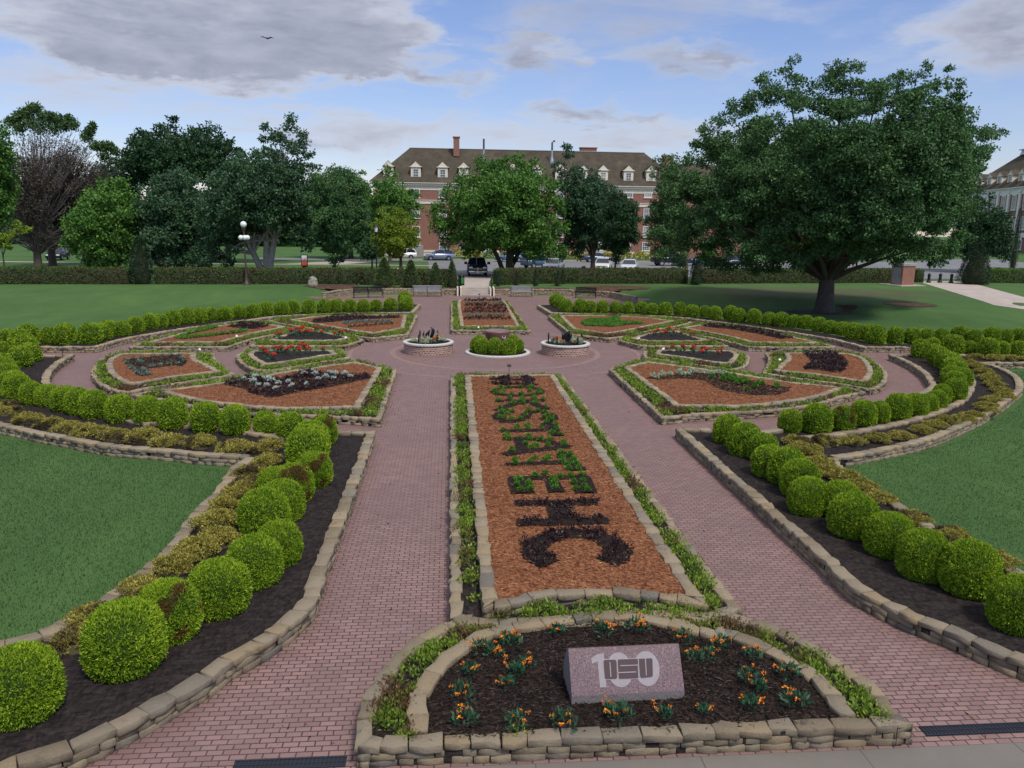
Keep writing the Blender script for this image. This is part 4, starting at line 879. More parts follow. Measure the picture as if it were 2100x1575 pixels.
M['brick'] = mk_brickm('red_brick', (.24, .095, .07), (.31, .14, .105), (.30, .24, .20))
M['planter_brick'] = mk_brickm('planter_brick', (.07, .032, .027), (.42, .23, .18), (.52, .40, .34), .14, .085, 'round', .016)
M['whitestone'] = plain('white_stone_cap', (.47, .47, .44), .6, var=.12, scale=6)
PMX = [plant_mesh('mix', 61, 60, .16, .14, .07, .035, [M['sage'], M['orange']], .6, (4, .18, .15, .04)), plant_mesh('mix', 62, 80, .17, .2, .09, .04, [M['palegreen'], M['orange']], .7, (1, .1, .2, .04))]
def planter(px0, px1, py, label, seed, kind):
    xl, yl = G(px0, py, .02); xr, yr = G(px1, py, .02); rad = .5*math.hypot(xr-xl, yr-yl)*1.0; cx, cy = .5*(xl+xr), .5*(yl+yr)+.1
    r = empty('round_planter', (cx, cy, 0)); tag(r, label, 'planter', 'round brick planters on the plaza')
    m = MB(); m.lathe([(rad-.03, 0), (rad-.03, .42)], n=48); m.build('brick_wall', M['planter_brick'], r)
    m = MB(); m.lathe([(rad-.02, .42), (rad+.02, .44), (rad+.02, .50), (rad-.01, .52), (rad-.15, .52), (rad-.16, .50), (rad-.16, .40)], n=48, sm=False); m.build('stone_cap', M['whitestone'], r)
    m = MB(); m.lathe([(rad-.2, .46), (rad*.5, .49), (.01, .52)], n=32); m.build('soil', M['mulch_dark'], r)
    rr = random.Random(seed); pr = rad-.27
    angs = [-118, -62, 62, 118] if kind == 0 else [-125, -58, 20, 150]
    for i, a in enumerate(angs):
        x, y = pr*math.cos(R(a)), pr*math.sin(R(a))
        m = MB(); m.tube([(x, y, .46), (x, y, .80)], .035, 10); m.lathe([(.042, 0), (.05, .01), (.05, .03), (.02, .045), (.02, .06), (.035, .075), (.035, .1), (.005, .125)], (x, y, .80), 10)
        m.build('post', M['black'], r)
    m = MB()
    for i in range(4):
        a, b = angs[i], angs[(i+1) % 4]; p = Vector((pr*math.cos(R(a)), pr*math.sin(R(a)), .77)); q = Vector((pr*math.cos(R(b)), pr*math.sin(R(b)), .77))
        m.tube([p+(q-p)*t+Vector((0, 0, -.10*4*t*(1-t))) for t in (0, .25, .5, .75, 1)], .008, 5)
    m.build('chain', M['black'], r)
    for i in range(16):
        a = rr.uniform(0, 6.28); d = rad*.62*math.sqrt(rr.random())
        if d < .22: d = .3
        o = link('planter_flower', PMX[i % 2]); o.location = (cx+d*math.cos(a), cy+d*math.sin(a), .49); o.rotation_euler = (0, 0, a); s = rr.uniform(.8, 1.3); o.scale = (s, s, s)
    mats = [M['bronze']]
    st = empty('bronze_sculpture', (cx+.05, cy, .48)); tag(st, 'small dark bronze sculpture of open curled leaves in the %s round planter' % ('left' if kind == 0 else 'right'), 'sculpture', None)
    def blade(name, pts, w, bend):
        m = MB(); V = []; n = len(pts); k = 7
        for i, p in enumerate(pts):
            t = i/(n-1); ww = w*math.sin(math.pi*(.08+.86*t))**.7
            for j in range(k):
                u = j/(k-1)*2-1; V.append(Vector(p)+Vector((u*ww*math.cos(bend), u*ww*math.sin(bend), 0))+Vector((-math.sin(bend), math.cos(bend), 0))*(u*u*ww*.6))
        m.add(V, [(i*k+j, i*k+j+1, i*k+k+j+1, i*k+k+j) for i in range(n-1) for j in range(k-1)], 0, True); m.V = [tuple(Vector(v)*.8) for v in m.V]; ob = m.build(name, mats, st)
        md = ob.modifiers.new('solid', 'SOLIDIFY'); md.thickness = .025; return ob
    if kind == 0:
        blade('curled_leaf', [(-.02, 0, 0), (.12, .02, .2), (.26, .02, .45), (.28, .0, .68), (.12, -.02, .85)], .17, .9); blade('curled_leaf', [(-.05, 0, 0), (-.12, .0, .2), (-.1, 0, .45), (.02, .0, .68)], .13, .2); blade('curled_leaf', [(-.1, 0, 0), (-.25, .0, .18), (-.34, 0, .38), (-.3, .0, .62)], .06, .4)
    else:
        blade('curled_leaf', [(0, 0, 0), (-.05, .02, .2), (.0, .02, .5), (.16, 0, .72)], .2, -.2); blade('curled_leaf', [(.1, 0, 0), (.2, 0, .2), (.3, .0, .42), (.24, .0, .66)], .14, .8); blade('curled_leaf', [(-.1, 0, 0), (-.26, .0, .2), (-.22, 0, .45), (-.3, .0, .64)], .05, .3)
    m = MB(); m.lathe([(.16, 0), (.13, .05), (.02, .09)], n=12); m.build('base', mats, st)
M['bronze'] = plain('dark_bronze', (.02, .02, .028), .35, .6)
planter(827, 930, 722, 'round brick planter with white cap and black posts, left of the plaza island', 1, 0)
planter(1110, 1209, 725, 'round brick planter with white cap and black posts, right of the plaza island', 2, 1)
pf = sorted([o for o in COL.objects if o.name.startswith('planter_flower')], key=lambda o: o.location.x)
for i, o in enumerate(pf): tag(o, 'silvery and orange flower clump in the %s round planter, %s from its left' % ('left' if i < 16 else 'right', nth(i % 16+1)), 'flower', 'flower clumps in the round planters')
# island
il, ir = G(954, 722, .05), G(1088, 722, .05); ix, iy = .5*(il[0]+ir[0]), G(1020, 732, .05)[1]+.5*(ir[0]-il[0]); irad = .5*(ir[0]-il[0])
r = empty('round_island', (ix, iy, 0)); tag(r, 'round island in the plaza with a low white kerb and dark mulch', 'planting bed')
m = MB(); m.lathe([(irad, 0), (irad, .05), (irad-.02, .07), (irad-.17, .07), (irad-.19, .04)], n=64, sm=False); m.build('kerb', M['whitestone'], r)
m = MB(); m.lathe([(irad-.18, .05), (irad*.5, .07), (.01, .08)], n=32); m.build('mulch', M['mulch_dark'], r)
M['redgranite'] = plain('red_granite', (.17, .085, .075), .4, var=.2, scale=40)
r = empty('granite_drum', (ix-.02, iy+.25, .06)); tag(r, 'round red granite drum with a dished top behind the globe shrubs of the island', 'monument')
m = MB(); m.lathe([(.50, 0), (.52, .5), (.57, .75), (.61, .88), (.62, .94), (.58, .95)], n=56, sm=True); m.build('drum', M['redgranite'], r)
m = MB(); m.lathe([(.58, .95), (.50, .89), (.3, .85), (.01, .84)], n=56); m.build('dished_top', plain('dished_stone', (.16, .12, .115), .5, var=.2, scale=10), r)
m = MB()
for k in range(24):
    a = 2*math.pi*k/24; b = 2*math.pi*(k+1)/24
    f = lambda q, s: Vector(((.56+s)*math.cos(-1.05+.15*math.cos(q)), (.56+s)*math.sin(-1.05+.15*math.cos(q)), .72+.085*math.sin(q)))
    m.tube([f(a, .005), f(b, .005)], .012, 5, cap=False)
m.build('ring_emblem', M['white'], r)

# ================================================================ terrace: wall, steps, walkway, benches
M['leafmulch'] = mulch('brown_leaf_mulch', (.03, .018, .012), (.10, .055, .038), (.19, .12, .085), 22)
twp = T2([(668, 613.5), (700, 607.2), (740, 604), (800, 603.3), (850, 603.8), (900, 604.6), (942, 605.2)], 0)
wl = empty('terrace_wall', (0, 0, 0)); tag(wl, 'low tan stone terrace wall behind the benches left of the steps', 'wall'); wall('stonework', twp, False, 0, .5, .35, wl, seed=900, side=1)
wr = empty('terrace_wall', (0, 0, 0)); tag(wr, 'low tan stone terrace wall behind the benches right of the steps', 'wall'); wall('stonework', T2([(1008, 605.4), (1060, 605), (1130, 605.5), (1190, 607), (1250, 611), (1300, 621)], 0), False, 0, .5, .35, wr, seed=901, side=1)
up = lambda P, d: [tuple(p) for p in offset_path([np.array(q) for q in P], d, False)]
TWR = T2([(1008, 605.4), (1060, 605), (1130, 605.5), (1190, 607), (1250, 611)], 0)
for P_, d in ((twp[1:], 2.2), (TWR, 2.9)):
    m = MB(); m.fill(ccw(up(P_, .2)+up(P_, d)[::-1]), .50); tag(m.build('terrace_soil', M['leafmulch']), kind='structure')
r = empty('stone_steps', (2.25, 65.35, 0)); tag(r, 'pale concrete steps with cheek walls between the terrace walls', 'steps')
for k in range(4):
    m = MB(); m.box((0, .2+.36*k+.7, .15*(k+1)/2), (2.3, 1.8, .15*(k+1)), bev=.012); m.build('step', M['walk'], r)
for s in (-1, 1):
    m = MB()
    for off in (1.24, 1.52):
        m.box((s*off, .95, .34), (.12, 2.0, .68), bev=.01)
    m.build('cheek_wall', M['cream'], r)
    m = MB(); x = s*1.38
    for (y, z0_, z1_) in ((.15, 0, .95), (1.0, .2, 1.25), (2.1, .55, 1.5)): m.tube([(x, y, z0_), (x, y, z1_)], .025, 6)
    m.tube([(x, -.1, .93), (x, .15, .97), (x, 2.1, 1.52), (x, 2.6, 1.52)], .028, 6); m.build('handrail', M['black'], r)
m = MB(); m.add([(1.1, 66.9, .612), (3.4, 66.9, .612), (3.9, 75, .612), (4.6, 81.5, .612), (.6, 81.5, .612), (1.0, 75, .612)], [(0, 1, 2, 3, 4, 5)]); tag(m.build('walkway', M['walk']), kind='structure')
M['steel'] = plain('weathered_steel', (.10, .10, .11), .45, .5); M['slat'] = plain('grey_slats', (.26, .26, .28), .45, .2)
def bench(px, py, wpx, rz, label, slat):
    x, y = G(px, py, 0); dep = float(np.dot(np.array([x, y, -CH]), cF)); Lb = wpx/FPX*dep
    r = empty('garden_bench', (x, y+.3, 0), rz); tag(r, label, 'bench', 'metal benches along the terrace wall')
    for s in ([-1, 1] if Lb < 2 else [-1, 0, 1]):
        m = MB(); X = s*(Lb/2-.06)
        m.tube([(X, -.25, 0), (X, -.22, .40), (X, .18, .42)], .025, 6); m.tube([(X, .27, 0), (X, .17, .40), (X, .30, .86)], .025, 6); m.tube([(X, -.23, .38), (X, -.27, .62), (X, .0, .66), (X, .24, .63)], .022, 6)
        m.build('end_frame', M['black'], r)
    m = MB()
    for k in range(7): m.box((0, -.24+.07*k, .435), (Lb, .055, .03), bev=.006)
    m.build('seat', slat, r); m = MB(); n = int(Lb/.075)
    for k in range(n):
        X = -Lb/2+.05+(Lb-.1)*k/(n-1); m.tube([(X, .20, .47), (X, .30, .84)], .030, 4, sm=False)
    m.tube([(-Lb/2, .305, .86), (Lb/2, .305, .86)], .026, 6); m.tube([(-Lb/2, .2, .48), (Lb/2, .2, .48)], .022, 6); m.build('backrest', slat, r)
bench(755, 611, 62, .28, 'black metal bench at the left end of the terrace wall', M['black']); bench(876, 608.5, 60, .03, 'long grey slatted bench left of the steps', M['slat'])
bench(1070, 609, 46, -.04, 'short grey slatted bench right of the steps', M['slat']); bench(1202, 612, 44, -.30, 'black metal bench at the right end of the terrace wall', M['black'])

# ================================================================ hedges and conical evergreens
M['hedge'] = leafmat('hedge_foliage', [(.1, (.018, .04, .010)), (.45, (.055, .10, .018)), (.85, (.12, .18, .03))], .8, .2, .6, ((.085, .065, .022), .55, .50))
M['hedgebright'] = leafmat('bright_hedge_foliage', [(.1, (.04, .10, .012)), (.5, (.09, .21, .02)), (1, (.16, .31, .03))], .8, .2)
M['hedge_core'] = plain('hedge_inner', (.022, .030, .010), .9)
def hedge(path, hgt, th, label, mat, seed, top=None):
    rng = np.random.default_rng(seed); o, _ = smooth_path(path, False, .5); o = np.array(o); inn = np.array(offset_path(list(o), th, False)); n = len(o)
    c = o.mean(0); L = sum(np.linalg.norm(o[i+1]-o[i]) for i in range(n-1))
    def P3(i, t, u, v):
        a = o[i]+(o[i+1]-o[i])*t; b = inn[i]+(inn[i+1]-inn[i])*t; p = a+(b-a)*u
        return (p[0], p[1], H(p[0], p[1])+v)
    N1 = int(L*hgt*150); N2 = int(L*th*110); pts = []; nr = []
    for _ in range(N1):
        i = rng.integers(0, n-1); pts.append(P3(i, rng.random(), rng.uniform(-.06, .05), hgt*rng.random())); nr.append((0, -1, .1))
    for _ in range(N2):
        i = rng.integers(0, n-1); pts.append(P3(i, rng.random(), rng.random(), hgt+rng.uniform(-.05, .05))); nr.append((0, 0, 1))
    for e in (0, n-2):
        for _ in range(int(th*hgt*160)): pts.append(P3(e, 0.0 if e == 0 else 1.0, rng.random(), hgt*rng.random())); nr.append((-1 if e == 0 else 1, 0, .1))
    pts = np.array(pts); nr = np.array(nr, float); A = nr*.5+rdir(len(pts), rng)*.8; A[:, 2] += .3
    V, F = leafquads(pts, A, .13, .08, rng); b = []; f = []
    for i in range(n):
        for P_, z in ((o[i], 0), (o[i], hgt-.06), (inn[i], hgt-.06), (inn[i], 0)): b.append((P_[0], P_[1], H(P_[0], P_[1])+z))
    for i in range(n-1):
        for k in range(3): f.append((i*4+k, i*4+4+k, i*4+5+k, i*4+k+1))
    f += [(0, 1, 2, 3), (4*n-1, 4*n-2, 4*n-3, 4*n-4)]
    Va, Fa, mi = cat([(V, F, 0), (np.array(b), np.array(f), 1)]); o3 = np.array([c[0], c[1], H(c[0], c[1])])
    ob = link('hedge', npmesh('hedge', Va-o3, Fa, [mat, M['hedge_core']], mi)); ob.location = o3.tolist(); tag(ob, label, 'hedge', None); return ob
gh = lambda x, y: tuple(GH(x, y)[:2])
hedge([(-62, 64.5), (-46, 65.9), gh(0, 583), gh(262, 583)], 1.3, 1.5, 'long clipped hedge behind the left lawn, left of the dark cone evergreen', M['hedge'], 1)
hedge([gh(318, 583), gh(500, 583), gh(700, 583), (-6.5, 69.5), (.2, 69.8)], 1.3, 1.5, 'long clipped hedge from the dark cone evergreen to the steps', M['hedge'], 2)
hedge([(4.9, 70.6), gh(1100, 582), gh(1260, 582), gh(1410, 582)], 1.35, 1.5, 'clipped hedge right of the steps in front of the parked cars', M['hedge'], 3)
hedge([gh(1440, 582), gh(1600, 581), gh(1843, 580)], 1.35, 1.5, 'clipped hedge behind the big oak, ending at the brick cabinet', M['hedge'], 4)
hedge([gh(1880, 579), gh(1893, 579)], 1.3, 1.5, 'short hedge stub right of the brick cabinet', M['hedge'], 5)
hedge([gh(2012, 580), gh(2100, 581), gh(2300, 585)], 1.45, 1.6, 'bright green clipped hedge at the right edge beyond the path', M['hedgebright'], 6)
M['spruce'] = leafmat('evergreen_foliage', [(.1, (.018, .045, .015)), (.5, (.05, .10, .025)), (.9, (.13, .20, .045))], 1.5, .15)
M['darkyew'] = leafmat('dark_yew_foliage', [(.1, (.008, .022, .012)), (.5, (.02, .05, .024)), (1, (.045, .085, .04))], 1.5, .1)
M['bark'] = plain('bark', (.075, .06, .05), .9, var=.35, scale=6); M['palebark'] = plain('pale_bark', (.33, .29, .26), .85, var=.25, scale=5)
def cone(px, pyb, pyt, wpx, label, mat, seed, Yd=None, leaf=.13, power=.75, group=None, dens=1.0):
    p = GH(px, pyb); dep = float(np.dot(np.array([p.x, p.y, p.z-CH]), cF)); w = wpx/FPX*dep; h = (pyb-pyt)/FPX*dep*1.0; rng = np.random.default_rng(seed)
    n = int(w*h*520*dens); t = rng.random(n)**.8; tt = np.maximum(t, .0); prof = np.minimum(1, (1-tt)**power*1.08)*np.minimum(1, .75+tt*3); a = rng.uniform(0, 2*math.pi, n)
    nz = np.array([noise.noise(Vector((math.cos(q)*1.5+seed, math.sin(q)*1.5, s*h*1.3))) for q, s in zip(a, t)]); rr = .5*w*prof*(1+.16*nz)*rng.uniform(.78, 1.03, n)
    P = np.stack([rr*np.cos(a), rr*np.sin(a), t*h], 1); A = np.stack([np.cos(a), np.sin(a), np.full(n, .25)], 1)*.8+rdir(n, rng)*.6
    V, F = leafquads(P, A, leaf, leaf*.45, rng)
    r = empty('conical_evergreen', (p.x, p.y, p.z)); r.rotation_euler = (0, 0, 0); tag(r, label, 'evergreen', group)
    link('crown', npmesh('crown', V, F, [mat]), r)
    m = MB(); m.tube([(0, 0, -.1), (0, 0, h*.5), (0, 0, h*.9)], [.10, .06, .02], 7); m.lathe([(w*.30, .05), (w*.38, h*.12), (w*.30, h*.4), (w*.12, h*.75), (.01, h*.92)], n=14, m=1)
    m.build('trunk', [M['bark'], M['hedge_core']], r)
for i, (px, pyb, pyt, w) in enumerate([(789, 592, 531, 46), (843, 591, 534, 42), (893, 590, 537, 34), (927, 591, 536, 27)]):
    cone(px, pyb, pyt, w, 'mid green cone shaped evergreen left of the steps, %s from the left' % nth(i+1), M['spruce'], 70+i, group='cone evergreens left of the steps')
for i, (px, pyb, pyt, w) in enumerate([(1022, 587, 556, 12), (1059, 586, 556, 12), (1098, 587, 553, 12), (1143, 587, 554, 13), (1154, 583, 552, 10)]):
    cone(px, pyb, pyt, w, 'small narrow evergreen right of the steps, %s from the left' % nth(i+1), M['darkyew'], 80+i, leaf=.09, group='small evergreens right of the steps', dens=1.4)
cone(292, 582, 488, 47, 'dark broad cone evergreen breaking the hedge behind the left lawn', M['darkyew'], 90, power=.42)
cone(1996, 583, 500, 62, 'dark broad cone evergreen beside the path on the right', M['darkyew'], 91, power=.5)
cone(1426, 584, 528, 26, 'dark shaded evergreen in the hedge gap under the oak', M['darkyew'], 92, power=.4)
cone(2076, 552, 430, 14, 'tall narrow dark cypress before the right brick building', M['darkyew'], 93, power=.4, dens=.6)

# ================================================================ trees
GREENS = {'oak': [(.1, (.024, .064, .024)), (.45, (.056, .138, .046)), (.9, (.125, .235, .076))],
 'mid': [(.1, (.024, .080, .016)), (.45, (.07, .18, .03)), (.9, (.16, .30, .055))],
 'grey': [(.1, (.020, .058, .028)), (.45, (.045, .105, .048)), (.9, (.09, .17, .08))],
 'dark': [(.1, (.011, .038, .016)), (.45, (.026, .072, .028)), (.9, (.060, .130, .046))],
 'lime': [(.1, (.05, .11, .012)), (.45, (.13, .21, .02)), (.9, (.27, .36, .03))],
 'feather': [(.1, (.03, .075, .025)), (.45, (.06, .13, .04)), (.9, (.12, .20, .07))],
 'brown': [(.1, (.025, .021, .016)), (.45, (.058, .050, .038)), (.9, (.11, .10, .075))]}
for k, v in GREENS.items(): M['leaf_'+k] = leafmat('leaves_'+k, v, .35, .22)
def tree(name, label, base, blobs, Y, mat, seed, leaf=.2, dens=1.0, trunk=(.35, 'bark'), depth=.75, forks=1, trunks=None, sub=14, group=None, limbs=12, layers=((-.55, .8), (.5, .8), (-.9, .5), (.85, .45)), cat_='tree'):
    """crown built from lobes (px, py, radius px) at distance Y; trunk from the ground point base"""
    rng = np.random.default_rng(seed); b = Vector(base); sc = Y/FPX/cF[1]
    Cs = []; B0 = [(RY(x, y, Y), r*sc*.97) for x, y, r in blobs]
    xs = [c.x for c, r in B0]; cx_ = .5*(min(xs)+max(xs)); zz = [c.z for c, r in B0]; cz_ = .5*(min(zz)+max(zz)); Wx = .5*(max(xs)-min(xs))+.8
    for c, r in B0:
        Cs.append((np.array(c), r))
    for c, r in B0:
        for dy, k in layers:
            if rng.random() < (.35 if (c.z-cz_) > .45*(max(zz)-cz_) else .85):
                edge = abs(c.x-cx_)/Wx; D = Wx*depth*math.sqrt(max(.05, 1-edge*edge))
                Cs.append((np.array([cx_+(c.x-cx_)*k+rng.normal()*.2, Y+dy*D, cz_+(c.z-cz_)*(k*.75+.2)-.04*abs(c.z-cz_)+rng.normal()*.2]), r*rng.uniform(.8, 1.1)))
    P = []; A = []
    for c, r in Cs:
        k = max(13, int(sub*.85*(r/(leaf*4.2))**2)); d = rdir(k, rng); d[:, 2] = d[:, 2]*.8+.12
        for q in d:
            sc_ = c+q*r*rng.uniform(.45, .95)*np.array([1, 1, .9]); sr = min(r*rng.uniform(.25, .45), leaf*4.2*rng.uniform(.6, 1.1)); n = int(dens*34*(sr/leaf/2.2)**2+6)
            dd = rdir(n, rng); dd[:, 2] *= .75; P.append(sc_+dd*sr*rng.uniform(.35, 1, (n, 1))); a = dd*.5+rdir(n, rng)*.7; a[:, 2] -= .12; A.append(a)
    P = np.concatenate(P); A = np.concatenate(A); V, F = leafquads(P, A, leaf, leaf*.62, rng)
    root = empty(name, tuple(b)); tag(root, label, cat_, group); V = V-np.array(b)
    link('crown', npmesh('crown', V, F, [M[mat]]), root)
    m = MB(); tr, bk = trunk; rr = random.Random(seed)
    top = Vector((cx_, Y, cz_))-b; fork_z = max(.8, min(z_ for z_ in zz)-b.z); fz = fork_z*.8
    stems = trunks or [(0, 0)]
    for (sx, sz) in stems:
        f = Vector((sx, 0, fz if not trunks else sz)); s0 = Vector((sx*.12, 0, -.15))
        m.tube([s0*1.0, Vector((sx*.25, 0, .25)), Vector((sx*.6, 0, f.z*.55)), f], [tr*1.45, tr*1.08, tr*.92, tr*.8], 10)
        for c, r in ([Cs[i] for i in rr.sample(range(len(Cs)), min(len(Cs), limbs))]):
            e = Vector(c.tolist())-b; mid = f+(e-f)*.5+Vector((rr.uniform(-.4, .4), rr.uniform(-.4, .4), rr.uniform(.0, .7)))
            m.tube([f-Vector((0, 0, .2)), f+(mid-f)*.5, mid, e], [tr*.42, tr*.28, tr*.16, tr*.04], 6, cap=False)
            if trunks and rr.random() < .5: continue
    m.build('trunk', M[bk], root); return root, len(F)
ot = lambda L_: tf(2.5825, 1300, 90, L_)
OAK = ot([(845, 90, 42), (800, 150, 50), (690, 190, 55), (730, 270, 80), (860, 200, 60), (860, 300, 80), (620, 290, 60), (560, 350, 75), (480, 400, 60), (400, 460, 60), (370, 530, 70), (450, 560, 90), (270, 620, 60), (220, 690, 65), (200, 790, 75), (230, 900, 80), (300, 990, 80), (340, 770, 110), (420, 900, 110), (500, 1040, 80), (560, 700, 120), (650, 480, 110), (700, 620, 120), (620, 860, 120), (700, 1010, 100), (800, 1110, 75), (950, 1150, 65), (1000, 1060, 80), (820, 780, 120), (760, 920, 110), (880, 500, 100), (1050, 130, 60), (1120, 120, 50), (1180, 130, 45), (1060, 220, 80), (1160, 240, 75), (1000, 330, 80), (1100, 350, 90), (1290, 240, 60), (1250, 330, 85), (1390, 200, 55), (1450, 190, 50), (1530, 160, 50), (1550, 110, 32), (1560, 240, 55), (1420, 310, 85), (1560, 330, 60), (1600, 300, 35), (1500, 420, 85), (1650, 390, 50), (1350, 470, 95), (1200, 500, 100), (1650, 480, 70), (1780, 470, 55), (1880, 480, 60), (1940, 480, 40), (1740, 570, 75), (1860, 570, 60), (1000, 620, 110), (1150, 680, 120), (1300, 640, 110), (1450, 600, 100), (1580, 650, 90), (1700, 680, 80), (1800, 660, 50), (1250, 820, 120), (1400, 800, 110), (1550, 800, 100), (1680, 810, 90), (1740, 920, 70), (1120, 860, 100), (1300, 960, 100), (1450, 940, 100), (1600, 960, 90), (1680, 1060, 60), (1560, 1080, 80), (1440, 1060, 70), (1620, 1150, 45), (1180, 1020, 70), (960, 940, 90), (600, 1120, 60), (120, 880, 40), (150, 1000, 45)])
OAK += [(1450, 536, 26), (1490, 545, 26), (1540, 548, 28), (1590, 545, 28), (1630, 538, 26), (1662, 552, 18), (1700, 538, 24), (1740, 530, 26), (1790, 525, 26), (1840, 530, 24), (1880, 522, 26), (1920, 540, 20), (1948, 518, 22), (1352, 480, 26), (1362, 520, 22), (1392, 540, 20), (1405, 500, 28), (1650, 505, 30), (1700, 500, 30), (1600, 510, 30), (1690, 545, 22), (1672, 530, 26), (1720, 522, 26), (1640, 525, 26)]
ob = GH(1690, 640)
tree('oak_tree', 'huge spreading dark green oak on the right lawn, the largest tree', ob, OAK, ob.y, 'leaf_oak', 1, leaf=.165, dens=.85, trunk=(.62, 'bark'), depth=.8, limbs=34, sub=20)
LT = lambda L_: tf(3.9378, 400, 220, L_)
def bxy(px, Y): p = RY(px, 540, Y); return (p.x, Y, H(p.x, Y))
